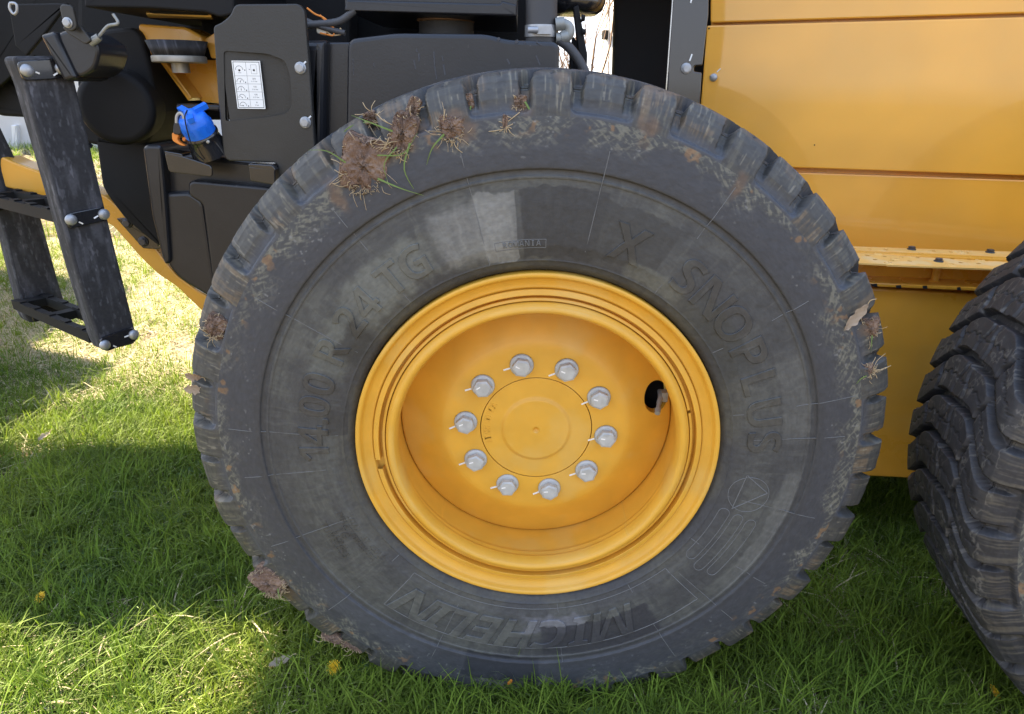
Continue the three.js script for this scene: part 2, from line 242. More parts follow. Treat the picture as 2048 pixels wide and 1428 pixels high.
// tyre colour: dusty haze on the lower sidewall, scuffs below the shoulder, brushed clay on the blocks, paler and darker patches
function tyreTexture(tonePatches, second) {
  const L = tyreG.userData.len, T = tyreG.userData.total, H = 1024, W = 2048, rows = [];
  for (let y = 0; y < H; y++) { const s = (y + 0.5) / H * T; let i = 1; while (i < L.length - 1 && L[i] < s) i++; const t = clamp((s - L[i - 1]) / (L[i] - L[i - 1])); rows.push([lerp(PROF[i - 1][0], PROF[i][0], t), lerp(PROF[i - 1][1], PROF[i][1], t)]); }
  return tex(W, H, (x, y) => {
    const [z, r] = rows[Math.floor(y * H)], th = x * 2 * PI, P = 512, a = x * P, front = z > -0.02 || r > 0.665;
    let c = [0.238, 0.24, 0.248];                        // sRGB of clean rubber
    const mix = (q, k) => { c = [lerp(c[0], q[0], k), lerp(c[1], q[1], k), lerp(c[2], q[2], k)]; };
    const am = th * 0.55, lo = fbm(x * 24, r * 18, 2, 5, 24), fi = fbm(x * 400, r * 300, 12, 3, 400), radial = fbm(x * 520 + 3 * fbm(x * 60, r * 30, 9, 2, 60), r * 14, 22, 3), ringy = fbm(x * 26, r * 160, 33, 4, 26), mott = fbm(am * 60, r * 60, 37, 5);
    if (r < 0.6085) {
      const haze = sstep(0.37, 0.40, r) * (1 - sstep(0.51, 0.532, r));
      mix([0.335, 0.338, 0.318], haze * (0.3 + 0.7 * sstep(0.3, 0.65, lo)) * 0.85);
      mix([0.36, 0.35, 0.29], (1 - sstep(0.372, 0.40, r)) * 0.5 * sstep(0.3, 0.6, lo));
      mix([0.225, 0.228, 0.23], sstep(0.5, 0.75, mott) * 0.45);
      mix([0.235, 0.238, 0.24], sstep(0.52, 0.72, ringy) * 0.35);
      mix([0.40, 0.40, 0.37], haze * sstep(0.58, 0.8, radial) * 0.22);
      mix([0.25, 0.258, 0.28], sstep(0.53, 0.545, r) * 0.45);  // bluish sky reflection painted into the outer sidewall band
      // scuffed dust below the blocks: fine slanting smears in loose patches
      const u1 = am * 0.8 + r * 0.6, v1 = -am * 0.6 + r * 0.8, u2 = am * 0.75 - r * 0.66, v2 = am * 0.66 + r * 0.75;
      const sm1 = fbm(u1 * 95, v1 * 300, 44, 4), sm2 = fbm(u2 * 110, v2 * 320, 47, 4), pat = fbm(am * 22, r * 26, 51, 4);
      const band = sstep(0.55, 0.6, r + 0.02 * (pat - 0.5)) * sstep(0.36, 0.6, pat + 0.25 * sstep(0.58, 0.605, r)) * (0.15 + 0.85 * sstep(0.36, 0.6, fbm(am * 5 + 3, r * 9, 55, 3)));
      mix([0.49, 0.48, 0.425], clamp(band * (sstep(0.49, 0.68, sm1) + 0.8 * sstep(0.53, 0.70, sm2)) * 0.95));
      mix([0.30, 0.30, 0.27], band * 0.35);
      mix([0.55, 0.40, 0.26], sstep(0.57, 0.6, r) * sstep(0.68, 0.76, fbm(am * 60, r * 50, 58, 3)) * 0.6);
      const spl = fbm(am * 130, r * 130, 63, 2); mix([0.48, 0.48, 0.47], sstep(0.76, 0.82, spl) * sstep(0.53, 0.56, r) * sstep(0.45, 0.6, pat) * 0.7);
    } else {
      const st = fbm(am * 330 + 2 * fbm(am * 50, r * 40, 60, 2), r * 22 + z * 16, 61, 3), pt = fbm(am * 26, r * 24, 67, 4), bl = mod(th / (2 * PI) * NP - PHASE + 0.5, 1), inPocket = Math.abs(bl - 0.5) < 0.31;
      if (z > -0.05) {
        mix([0.30, 0.29, 0.255], 0.5);
        mix([0.41, 0.395, 0.335], clamp(sstep(0.48, 0.74, st) * 0.7 * (0.25 + pt))); mix([0.2, 0.2, 0.2], sstep(0.55, 0.75, fbm(am * 140, r * 140, 66, 3)) * 0.5);
        mix([0.47, 0.38, 0.28], clamp(sstep(0.58, 0.7, pt) * 0.5 * sstep(0.35, 0.6, st)));
        mix([0.58, 0.55, 0.47], sstep(0.72, 0.78, fbm(am * 420, r * 40, 69, 2)) * 0.5);
        if (inPocket) mix([0.28, 0.29, 0.315], (1 - sstep(0.622, 0.64, r)) * 0.75);  // blue skylight on the pocket floor, painted in
      }
      const dusty = fbm(am * 60, z * 60, 71, 4);
      mix([0.36, 0.35, 0.34], sstep(0.664, 0.675, r) * clamp(sstep(0.42, 0.7, dusty) * 0.7));
      if (second) { mix([0.16, 0.16, 0.175], 0.72); mix([0.47, 0.455, 0.42], sstep(0.655, 0.665, r) * sstep(0.6, 0.66, 1 - Math.abs(2 * fbm(am * 34, z * 46, 75, 4) - 1) * 1.0 - 0.33) * 0.55); mix([0.44, 0.41, 0.34], (1 - sstep(0.66, 0.672, r)) * 0.5 * sstep(0.4, 0.7, st)); } else mix([0.42, 0.36, 0.30], sstep(0.655, 0.67, r) * sstep(0.6, 0.7, pt) * 0.4);
    }
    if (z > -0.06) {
      for (const s of tonePatches) {                          // tone patches and mud smears with a shape of their own
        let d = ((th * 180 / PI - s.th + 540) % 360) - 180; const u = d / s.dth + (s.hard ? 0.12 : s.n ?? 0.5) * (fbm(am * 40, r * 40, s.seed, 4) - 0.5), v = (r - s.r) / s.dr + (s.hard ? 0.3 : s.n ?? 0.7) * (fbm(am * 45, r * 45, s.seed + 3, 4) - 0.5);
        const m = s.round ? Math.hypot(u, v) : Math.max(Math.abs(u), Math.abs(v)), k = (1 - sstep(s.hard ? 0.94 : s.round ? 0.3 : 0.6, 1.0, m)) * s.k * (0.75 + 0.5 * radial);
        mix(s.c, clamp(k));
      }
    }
    const m = 0.9 + 0.2 * fi; return [c[0] * m, c[1] * m, c[2] * m];
  }, { srgb: true });
}
const tonePatches = [
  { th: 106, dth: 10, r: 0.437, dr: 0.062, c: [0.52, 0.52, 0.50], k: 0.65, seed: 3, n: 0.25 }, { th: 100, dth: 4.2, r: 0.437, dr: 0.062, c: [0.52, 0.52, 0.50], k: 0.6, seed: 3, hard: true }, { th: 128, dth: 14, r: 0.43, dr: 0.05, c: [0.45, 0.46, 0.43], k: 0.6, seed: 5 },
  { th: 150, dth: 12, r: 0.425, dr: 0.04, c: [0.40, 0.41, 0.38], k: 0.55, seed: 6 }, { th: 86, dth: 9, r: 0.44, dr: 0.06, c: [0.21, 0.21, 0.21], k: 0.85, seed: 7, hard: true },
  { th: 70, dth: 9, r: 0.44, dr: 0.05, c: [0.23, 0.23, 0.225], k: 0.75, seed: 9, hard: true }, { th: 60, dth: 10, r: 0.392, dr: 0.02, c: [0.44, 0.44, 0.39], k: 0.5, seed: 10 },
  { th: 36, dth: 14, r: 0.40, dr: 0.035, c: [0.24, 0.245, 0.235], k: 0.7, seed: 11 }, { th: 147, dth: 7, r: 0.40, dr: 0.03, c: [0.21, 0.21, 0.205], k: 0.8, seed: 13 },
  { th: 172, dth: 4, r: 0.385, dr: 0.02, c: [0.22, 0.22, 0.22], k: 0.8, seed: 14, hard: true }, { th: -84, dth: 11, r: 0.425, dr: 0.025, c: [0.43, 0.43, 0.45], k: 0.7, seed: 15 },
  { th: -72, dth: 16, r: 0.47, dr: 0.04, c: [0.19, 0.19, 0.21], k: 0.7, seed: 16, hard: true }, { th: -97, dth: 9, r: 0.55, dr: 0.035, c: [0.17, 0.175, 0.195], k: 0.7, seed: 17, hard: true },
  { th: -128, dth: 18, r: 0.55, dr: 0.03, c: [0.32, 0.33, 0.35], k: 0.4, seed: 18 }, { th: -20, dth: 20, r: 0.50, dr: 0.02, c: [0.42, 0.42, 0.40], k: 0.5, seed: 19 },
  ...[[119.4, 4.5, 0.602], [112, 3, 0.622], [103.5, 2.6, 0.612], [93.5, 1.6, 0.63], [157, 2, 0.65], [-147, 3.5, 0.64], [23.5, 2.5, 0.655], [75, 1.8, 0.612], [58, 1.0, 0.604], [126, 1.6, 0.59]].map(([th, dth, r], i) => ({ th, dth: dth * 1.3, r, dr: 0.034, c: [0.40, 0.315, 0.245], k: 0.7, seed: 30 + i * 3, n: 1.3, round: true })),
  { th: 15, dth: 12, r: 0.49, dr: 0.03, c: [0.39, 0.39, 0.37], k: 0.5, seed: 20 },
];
M.tyre = std({ map: tyreTexture(tonePatches), roughness: 0.62, bumpMap: rep(blotch, 40, 10), bumpScale: 0.0011 });
M.secondTyre = std({ map: tyreTexture([], true), roughness: 0.62, bumpMap: rep(blotch, 40, 10), bumpScale: 0.0011 });
M.rib = std({ color: new THREE.Color().setRGB(0.135, 0.137, 0.135), roughness: 0.7 });
M.letter = std({ map: M.tyre.map, color: new THREE.Color().setRGB(0.88, 0.87, 0.86), roughness: 0.45 });

// --- things bent onto the sidewall: map(angle offset along the arc, radius)
M.wordmark = std({ map: M.tyre.map, color: new THREE.Color().setRGB(1.3, 1.29, 1.27), roughness: 0.5 });
const font = await new FontLoader().loadAsync('fonts/droid/droid_sans_bold.typeface.json');
const polar = (deg, r, lift = 0) => V3(r * Math.cos(rad(deg)), r * Math.sin(rad(deg)), zAt(r) + lift);
function bend(g, deg, r0, flip) {                        // flat text geometry centred on x, its foot at y = 0 -> sidewall
  const p = g.attributes.position;
  for (let i = 0; i < p.count; i++) {
    const x = p.getX(i), y = p.getY(i), r = flip ? r0 - y : r0 + y, a = rad(deg) + (flip ? 1 : -1) * x / (r0 + 0.02);
    const z = p.getZ(i); p.setXYZ(i, r * Math.cos(a), r * Math.sin(a), zAt(r) + z);
  }
  g.computeVertexNormals(); return g;
}
function glyph(ch, h, depth, slant = 0, bev = 0.0008) {
  const g = new THREE.ExtrudeGeometry(font.generateShapes(ch, h / 0.73), { depth, bevelEnabled: bev > 0, bevelThickness: bev, bevelSize: bev, bevelOffset: -bev, bevelSegments: 1, curveSegments: 5 });
  g.computeBoundingBox(); const b = g.boundingBox; g.translate(-(b.min.x + b.max.x) / 2, 0, -depth * 0.4);
  if (slant) { const p = g.attributes.position; for (let i = 0; i < p.count; i++) p.setX(i, p.getX(i) + (p.getY(i) - h / 2) * slant); }
  return g;
}
function arcText(list, h, r0, depth, slant = 0, wide = 1) { return list.map(([ch, deg]) => { const g = glyph(ch, h, depth, slant); g.scale(wide, 1, 1); return bend(g, deg, r0, false); }); }
function smallText(str, h, deg, r0, depth = 0.0012) {    // reads counter-clockwise, tops towards the hub
  const g = new THREE.ExtrudeGeometry(font.generateShapes(str, h / 0.73), { depth, bevelEnabled: false, curveSegments: 2 });
  g.translate(0, 0, -depth * 0.3); return bend(g, deg, r0, true);
}
const line = (pts, w = 0.001) => tube(pts, w, Math.max(8, pts.length * 3), 5);
const arcLine = (d0, d1, r, w) => line(Array.from({ length: 12 }, (_, i) => polar(lerp(d0, d1, i / 11), r, -w * 0.3)), w);
const radLine = (d, r0, r1, w) => line(Array.from({ length: 6 }, (_, i) => polar(d, lerp(r0, r1, i / 5), -w * 0.35)), w);
function stadium(d0, d1, r, hw, w) {
  const pts = [], n = 8, R0 = r; const ang = (s) => s / R0 * 180 / PI;
  for (let i = 0; i <= n; i++) pts.push(polar(lerp(d0, d1, i / n), r + hw, 0));
  for (let i = 1; i < 6; i++) { const t = PI / 2 - i / 6 * PI; pts.push(polar(d1 + ang(Math.cos(t) * hw) * Math.sign(d1 - d0), r + Math.sin(t) * hw, 0)); }
  for (let i = 0; i <= n; i++) pts.push(polar(lerp(d1, d0, i / n), r - hw, 0));
  for (let i = 1; i < 6; i++) { const t = -PI / 2 + i / 6 * PI; pts.push(polar(d0 - ang(Math.cos(t) * hw) * Math.sign(d1 - d0), r + Math.sin(t) * hw, 0)); }
  pts.push(pts[0].clone()); return tube(pts, w, 90, 5);
}
const ringPts = (deg, r, rad_, n) => Array.from({ length: n + 1 }, (_, i) => { const t = i / n * 2 * PI, c = polar(deg, r); const x = c.x + rad_ * Math.cos(t), y = c.y + rad_ * Math.sin(t); return V3(x, y, zAt(Math.hypot(x, y))); });

// --- wheel parts, in the wheel's own frame (hub at the origin, z outwards)
function ring(profile, d0 = 0, d1 = 360, n = 160) {      // profile of [r, z] turned about z from angle d0 to d1
  const a = rad(d1 - d0), g = new THREE.LatheGeometry(profile.map(([r, z]) => new THREE.Vector2(Math.max(r, 1e-5), z)), Math.max(4, Math.round(n * (d1 - d0) / 360)), 0, a);
  g.rotateX(PI / 2);                                     // lathe starts at +z of y-up frame -> now -y; turn so that d0 is measured from +x
  return g.rotateZ(rad(d1) + PI / 2);
}
const sm = (list) => { const out = []; list.forEach(([r, z, k], i) => { if (!k || i === 0 || i === list.length - 1) { out.push([r, z]); return; } const a = list[i - 1], b = list[i + 1], f = (p, q) => { const L = Math.hypot(q[0] - p[0], q[1] - p[1]), t = Math.min(k, L * 0.48) / L; return [lerp(p[0], q[0], t), lerp(p[1], q[1], t)]; }, u = f([r, z], a), v = f([r, z], b); for (let j = 0; j <= 4; j++) { const t = j / 4; out.push([lerp(lerp(u[0], r, t), lerp(r, v[0], t), t), lerp(lerp(u[1], z, t), lerp(z, v[1], t), t)]); } }); return out; };
function makeWheel(parent, pos, yaw, spin, rich, tyreGeo, label) {
  const w = part('wheel', parent, pos, label); w.rotation.order = 'YXZ'; w.rotation.set(0, yaw, spin);
  const t = new THREE.Mesh(tyreGeo, rich ? M.tyre : M.secondTyre); t.name = numbered('tyre'); t.castShadow = t.receiveShadow = true; w.add(t);
  const flange = sm([[0.34, -0.05], [0.3505, -0.03, 0.004], [0.3512, 0.0035, 0.004], [0.3425, 0.0035, 0.004], [0.3385, -0.0085, 0.004], [0.3275, -0.0135, 0.006], [0.319, -0.0125], [0.317, -0.03]]);
  const lip = sm([[0.2945, -0.03], [0.2942, -0.008, 0.003], [0.286, 0.002, 0.006], [0.2765, 0.001, 0.006], [0.2715, -0.012, 0.006], [0.2715, -0.026, 0.003], [0.2765, -0.034, 0.004], [0.2765, -0.046, 0.003], [0.2815, -0.056, 0.006], [0.2855, -0.128], [0.2855, -0.25]]);
  add('rim', [ring(flange), ring(lip), ring([[0.3175, -0.024], [0.294, -0.024]])], M.wheelYellow, w);
  add('lock_ring', [ring(sm([[0.3185, -0.028], [0.3183, -0.0085, 0.002], [0.3078, -0.006, 0.0015], [0.3075, -0.028]]), -166.5, 189.8)], M.wheelYellow, w);
  add('lock_ring', [ring(sm([[0.302, -0.028], [0.3018, -0.0125, 0.0015], [0.2962, -0.0105, 0.0015], [0.296, -0.028]]), 17.4, 376.2)], M.wheelYellow, w);
  // disc with the valve window cut out of it
  const discP = sm([[0.2848, -0.150], [0.2848, -0.1325, 0.006], [0.24, -0.115, 0.03], [0.20, -0.0925, 0.01], [0.186, -0.0865, 0.012], [0.1147, -0.085]]);
  let disc = ring(discP);
  if (rich) {
    const ev = new Evaluator(); ev.attributes = ['position', 'normal', 'uv'];
    const back = ring(sm([[0.1147, -0.102], [0.2848, -0.150]])); const solid = mergeVertices(mergeGeometries([clean(disc), clean(back), clean(ring([[0.1147, -0.085], [0.1147, -0.102]]))]));
    const cut = new THREE.CylinderGeometry(1, 1, 0.2, 40); cut.rotateX(PI / 2); cut.scale(0.026, 0.036, 1); cut.rotateZ(rad(8)); cut.translate(0.254 * Math.cos(rad(13.6)), 0.254 * Math.sin(rad(13.6)), -0.12);
    disc = ev.evaluate(new Brush(solid), new Brush(cut), SUBTRACTION).geometry;
  }
  add('wheel_disc', disc, M.wheelYellow, w);
  add('hub_cap', ring(sm([[0.1132, -0.10], [0.1132, -0.0848, 0.0012], [0.072, -0.0842, 0.003], [0.066, -0.0795, 0.003], [0.008, -0.079], [0.0062, -0.0795], [0.004, -0.0835], [0, -0.085]])), M.wheelYellow, w);
  add('axle_end', [ring([[0.284, -0.2], [0.18, -0.2], [0.001, -0.19]])], M.matt, w);
  if (!rich) return w;
  for (let k = 0; k < 10; k++) {
    const a = 1.79136 - k * PI / 5, c = V3(0.1445 * Math.cos(a), 0.1445 * Math.sin(a), -0.0856);
    const hd = hexHead(c, Z, 0.0238, k * 0.37 + 0.4, 0.62);
    const top = hd[2]; hd.push(clean(ring([[0.010, 0], [0.0085, 0.0006], [0.007, 0]], 20, 330, 24).translate(c.x, c.y, -0.0856 + 0.0238 * 0.9)));
    add('wheel_bolt', hd, M.galv, w);
    const ta = rad(198 + (k % 3) * 4), tx = c.x + 0.031 * Math.cos(ta), ty = c.y + 0.031 * Math.sin(ta);
    add('paint_mark', box(0.014, 0.0032, 0.0014, V3(tx, ty, -0.0852), new THREE.Quaternion().setFromAxisAngle(Z, ta)), M.paint, w); add('paint_mark', box(0.0085, 0.0026, 0.001, V3(c.x - 0.008, c.y + 0.003, -0.0856 + 0.0238 * 0.905), new THREE.Quaternion().setFromAxisAngle(Z, rad(150 + k * 7))), M.paint, w);
  }
  const v0 = polar(13.2, 0.253); v0.z = -0.125;
  add('valve_stem', [tube([V3(v0.x + 0.012, v0.y + 0.006, -0.14), V3(v0.x + 0.008, v0.y + 0.004, -0.112), V3(v0.x + 0.002, v0.y - 0.004, -0.096)], 0.0052, 12, 12), cyl(V3(v0.x + 0.003, v0.y - 0.003, -0.098), V3(v0.x - 0.003, v0.y - 0.011, -0.078), 0.0046, 0.0046, 14), cyl(V3(v0.x - 0.001, v0.y - 0.0085, -0.084), V3(v0.x - 0.0042, v0.y - 0.0125, -0.073), 0.0064, 0.0056, 14), box(0.012, 0.02, 0.02, V3(v0.x + 0.016, v0.y + 0.006, -0.118))], M.fitting, w);
  const hubText = []; for (const [s, d] of [['M', 196], ['I', 192.5], ['0', 186], ['2', 182.5], ['1', 179.2], ['0', 170], ['0', 166], ['V', 158], ['O', 153.5], ['A', 149.2]]) { const g = glyph(s, 0.0095, 0.001, 0, 0); const p = g.attributes.position; for (let i = 0; i < p.count; i++) { const r = 0.0945 + p.getY(i), a = rad(d) - p.getX(i) / 0.1; p.setXYZ(i, r * Math.cos(a), r * Math.sin(a), p.getZ(i) - 0.0844); } g.computeVertexNormals(); hubText.push(g); }
  add('cast_lettering', hubText, M.wheelYellow, w);
  // moulded lettering and marks of the sidewall
  const L = [];
  L.push(...arcText([['X', 70.2], ['S', 54.2], ['N', 46.2], ['O', 38], ['P', 29], ['L', 20.6], ['U', 12.2], ['S', 4]], 0.046, 0.4, 0.003, 0, 1.12));
  L.push(...arcText([['1', 181.5], ['4', 176], ['.', 171.6], ['0', 167.7], ['0', 161.3], ['R', 151.6], ['2', 142.6], ['4', 136.4], ['T', 127.5], ['G', 121]], 0.042, 0.4, 0.003, 0, 1.02));
  const mark_ = []; mark_.push(...arcText([['M', -67], ['I', -76.2], ['C', -84.6], ['H', -93.8], ['E', -102.8], ['L', -110.6], ['I', -116.2], ['N', -123]], 0.055, 0.412, 0.0044, 0.28, 1.12));
  L.push(smallText('LOAD', 0.009, -158, 0.409), smallText('AT', 0.009, -150, 0.409), smallText('COLD', 0.009, -146, 0.409), smallText('INFLATION', 0.008, -160, 0.424), smallText('PRESSURE', 0.008, -151, 0.424), smallText('TG', 0.013, -155.5, 0.443), smallText('TUBELESS', 0.0115, -158.5, 0.468), smallText('RADIAL', 0.008, -155, 0.456));
  L.push(smallText('ROMANIA', 0.008, 90.2, 0.4));
  for (const g of L) { const p = g.attributes.position; if (g === L[L.length - 1]) { /* reads clockwise at the top of the tyre */ for (let i = 0; i < p.count; i++) p.setXYZ(i, p.getX(i), p.getY(i), p.getZ(i)); } }
  const flat = L.slice(0, -1).map(clean), brand = mark_.map(clean);
  for (const g of [...flat, ...brand]) { const p = g.attributes.position, uv = new Float32Array(p.count * 2); for (let i = 0; i < p.count; i++) { const x = p.getX(i), y = p.getY(i), r = Math.hypot(x, y); let j = 1; while (PROF[j][1] < r) j++; const t = (r - PROF[j - 1][1]) / (PROF[j][1] - PROF[j - 1][1]); uv[i * 2] = mod(Math.atan2(y, x) / (2 * PI), 1); uv[i * 2 + 1] = lerp(tyreG.userData.len[j - 1], tyreG.userData.len[j], t) / tyreG.userData.total; } g.setAttribute('uv', new THREE.BufferAttribute(uv, 2)); }
  add('moulded_lettering', flat, M.letter, w, { keepUV: true }); add('moulded_lettering', brand, M.wordmark, w, { keepUV: true });
  const rom = 'ROMANIA'.split('').map((c, i) => [c, 99.2 - i * 1.35]);
  const R = arcText(rom, 0.007, 0.4005, 0.0012);
  R.push(arcLine(101.6, 89.3, 0.397, 0.0007), arcLine(101.6, 89.3, 0.4115, 0.0007), radLine(101.6, 0.397, 0.4115, 0.0007), radLine(89.3, 0.397, 0.4115, 0.0007));
  R.push(arcLine(-45, -130.2, 0.4895, 0.0011), arcLine(-45, -130.2, 0.386, 0.0009), radLine(-45, 0.386, 0.4895, 0.0011), radLine(-130.2, 0.386, 0.4895, 0.0011));
  R.push(tube(ringPts(-11.9, 0.4265, 0.039, 40), 0.0008, 80, 5));
  const tri = [polar(-6.2, 0.411), polar(-10.4, 0.4605), polar(-17.3, 0.4075)]; tri.push(tri[0].clone());
  for (let i = 0; i < 3; i++) R.push(line([tri[i], tri[i].clone().lerp(tri[i + 1], 0.5), tri[i + 1]], 0.0012));
  R.push(stadium(-19.5, -36, 0.398, 0.0105, 0.0008), stadium(-19.8, -37.5, 0.4285, 0.0105, 0.0008), stadium(-20, -36.5, 0.458, 0.0105, 0.0008));
  const rr = rng(77); for (const d of [12.5, 33.5, 58, 79.5, 104, 128, 149, 176, 186.5, 203, 222, 247, -82, -58, -43, -32, -14, 4.5]) { const a = 0.372 + rr() * 0.05, b = 0.6 - rr() * 0.05; if (rr() < 0.5) R.push(radLine(d, a, b, 0.0008)); else { R.push(radLine(d, 0.372, 0.395, 0.0008), radLine(d + rr() - 0.5, 0.49, b, 0.0008)); } }
  add('moulded_rib', R, M.rib, w).userData.kind = 'stuff';
  return w;
}
const floorClamp = (g0, hub) => { const g = g0.clone(), p = g.attributes.position; for (let i = 0; i < p.count; i++) { const y = p.getY(i), lim = -hub + 0.004; if (y < -0.5) { const k = sstep(-0.5, -0.66, y), z = p.getZ(i); p.setZ(i, z + (z > -WID / 2 ? 1 : -1) * 0.008 * k); } if (y < lim) p.setY(i, lim + (y - lim) * 0.02); } g.computeVertexNormals(); return g; };
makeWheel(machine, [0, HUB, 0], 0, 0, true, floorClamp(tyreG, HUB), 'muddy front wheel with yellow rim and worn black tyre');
makeWheel(machine, [1.466, HUB - 0.01, 0.215], rad(-9.2), 2.3, false, tyreG, 'second wheel at the right edge with its chunky tread facing the camera');

// --- fuel tank and its neighbours, left of and behind the wheel
const PT = new Plane(-0.45), PC = new Plane(-0.41);
add('fuel_tank', [plate(PT, [[694, 78], [792, 66], [975, 68], [1012, 79], [1108, 83], [1119, 92], [1112, 560], [688, 560]], 0.6, { bevel: 0.009, r: 0.02, seg: 3 }), plate(PT, [[600, 80], [652, 79], [646, 560], [600, 560]], 0.6, { bevel: 0.02, r: 0.01, seg: 4 }), plate(PT, [[640, 82], [720, 82], [720, 560], [640, 560]], 0.5, { off: -0.035, bevel: 0.004 })], M.plastic, machine);
add('splash_mark', [[838, 108, 838, 122, 2], [833, 98, 834, 104, 1.5], [868, 104, 869, 130, 1.6], [869, 132, 873, 158, 1.2], [828, 122, 831, 138, 1.5], [887, 130, 890, 150, 1.8], [997, 77, 997, 80, 3.5], [1033, 82, 1033, 85, 4], [1050, 85, 1050, 87, 2], [1072, 84, 1082, 90, 1.5], [1014, 119, 1019, 128, 1.8], [1072, 112, 1080, 130, 1.4], [884, 112, 886, 122, 1.2], [748, 126, 748, 136, 1], [706, 118, 707, 150, 0.8]].map(([x, y, x1, y1, w]) => plate(PT, [[x - w, y], [x + w * 0.6, y - w], [x1 + w, y1], [x1 - w * 0.5, y1 + w]], 0.0012, { off: 0.0008, bevel: 0.0004, r: 0.002, seg: 1 })), M.splash, machine).userData.kind = 'stuff';
const cover = part('cover_panel', machine);
{
  const hole = [[444, 98], [535, 104], [572, 118], [583, 150], [587, 212], [575, 230], [530, 238], [448, 246]];
  const g = [plate(PC, [[426, 52], [441, 46], [461, 30], [469, 8], [597, 7], [609, 20], [618, 130], [640, 420], [556, 420], [556, 326], [497, 323], [456, 322], [447, 312], [436, 200]], 0.016, { bevel: 0.003, r: 0.012, holes: [hole] })];
  const a = PC.uv(438, 90), b = PC.uv(600, 255), ramp = new THREE.BoxGeometry(b.x - a.x, a.y - b.y, 0.003); const p = ramp.attributes.position;
  for (let i = 0; i < p.count; i++) { const t = (p.getX(i) + (b.x - a.x) / 2) / (b.x - a.x); p.setZ(i, p.getZ(i) - 0.0045 - 0.022 * sstep(0.25, 0.85, t)); }
  ramp.translate((a.x + b.x) / 2, (a.y + b.y) / 2, 0).applyMatrix4(PC.m); ramp.computeVertexNormals(); g.push(ramp);
  add('cover_sheet', g, M.cover, cover);
  for (const [x, y] of [[601, 136], [611, 245]]) { const c = PC.point(x, y); add('bolt', hexHead(c, PC.n, 0.0125, x, 0.45), M.zinc, cover); add('paint_mark', mark(PC, x + 7, y - 9, x + 11, y - 13, 0.003), M.paint, cover); }
}
function decalCanvas() {
  const c = document.createElement('canvas'); c.width = 460; c.height = 760; const x = c.getContext('2d');
  x.fillStyle = '#f1f1ec'; x.fillRect(0, 0, 460, 760); x.strokeStyle = '#222'; x.lineWidth = 9; x.strokeRect(20, 20, 420, 720); x.lineWidth = 4;
  const ys = [20, 236, 362, 488, 614, 740]; for (const y of ys.slice(1, 5)) { x.beginPath(); x.moveTo(20, y); x.lineTo(440, y); x.stroke(); } x.beginPath(); x.moveTo(222, 20); x.lineTo(222, 740); x.stroke();
  const gauge = (cx, cy, r, a) => { x.lineWidth = 5; x.beginPath(); x.arc(cx, cy, r, PI, 0); x.stroke(); for (let i = 0; i <= 6; i++) { const t = PI + i / 6 * PI; x.beginPath(); x.moveTo(cx + r * Math.cos(t), cy + r * Math.sin(t)); x.lineTo(cx + r * 0.86 * Math.cos(t), cy + r * 0.86 * Math.sin(t)); x.stroke(); } if (a !== null) { x.lineWidth = 6; x.beginPath(); x.moveTo(cx, cy); x.lineTo(cx + r * 0.8 * Math.cos(a), cy - r * 0.8 * Math.sin(a)); x.stroke(); x.beginPath(); x.arc(cx, cy, 8, 0, 7); x.fill(); } x.beginPath(); x.arc(cx + r + 30, cy + 6, 10, 0, 7); x.fill(); };
  x.fillStyle = '#222'; gauge(108, 140, 60, null); x.font = 'bold 54px sans-serif'; x.textAlign = 'center'; x.beginPath(); x.arc(108, 150, 18, 0, 7); x.fill(); x.fillRect(84, 186, 50, 6);
  x.lineWidth = 3; x.strokeRect(300, 62, 90, 140); x.beginPath(); x.arc(345, 146, 17, 0, 7); x.fill(); x.fillRect(262, 132, 20, 5); x.fillRect(270, 124, 5, 20);
  [1.05, 1.57, 2.4, 3.1].forEach((a, i) => gauge(100, ys[i + 1] + 96, 56, a));
  x.font = 'bold 34px sans-serif'; ['3/4', '1/2', '1/4', '0'].forEach((t, i) => { x.fillText(t, 330, ys[i + 1] + 56); x.font = '28px sans-serif'; x.fillText(['0.75 bar', '0.50 bar', '0.25 bar', '0 bar'][i], 330, ys[i + 1] + 96); x.font = 'bold 34px sans-serif'; });
  const t = new THREE.CanvasTexture(c); t.colorSpace = THREE.SRGBColorSpace; return t;
}
{
  const PD = new Plane(-0.413), q = [[462, 122], [519, 121], [532, 217], [477, 218]].map((k) => PD.uv(...k)), w = (q[1].x - q[0].x + q[2].x - q[3].x) / 2, h = q[0].y - q[3].y, g = new THREE.BoxGeometry(w, h, 0.0012);
  const p = g.attributes.position; g.translate((q[0].x + q[2].x) / 2, (q[0].y + q[2].y) / 2, -0.0002); g.applyMatrix4(PD.m); g.rotateY(0);
  const m = add('gauge_decal', g, std({ map: decalCanvas(), roughness: 0.45 }), cover, { keepUV: true, label: 'white gauge table decal on the dark cover panel' });
}
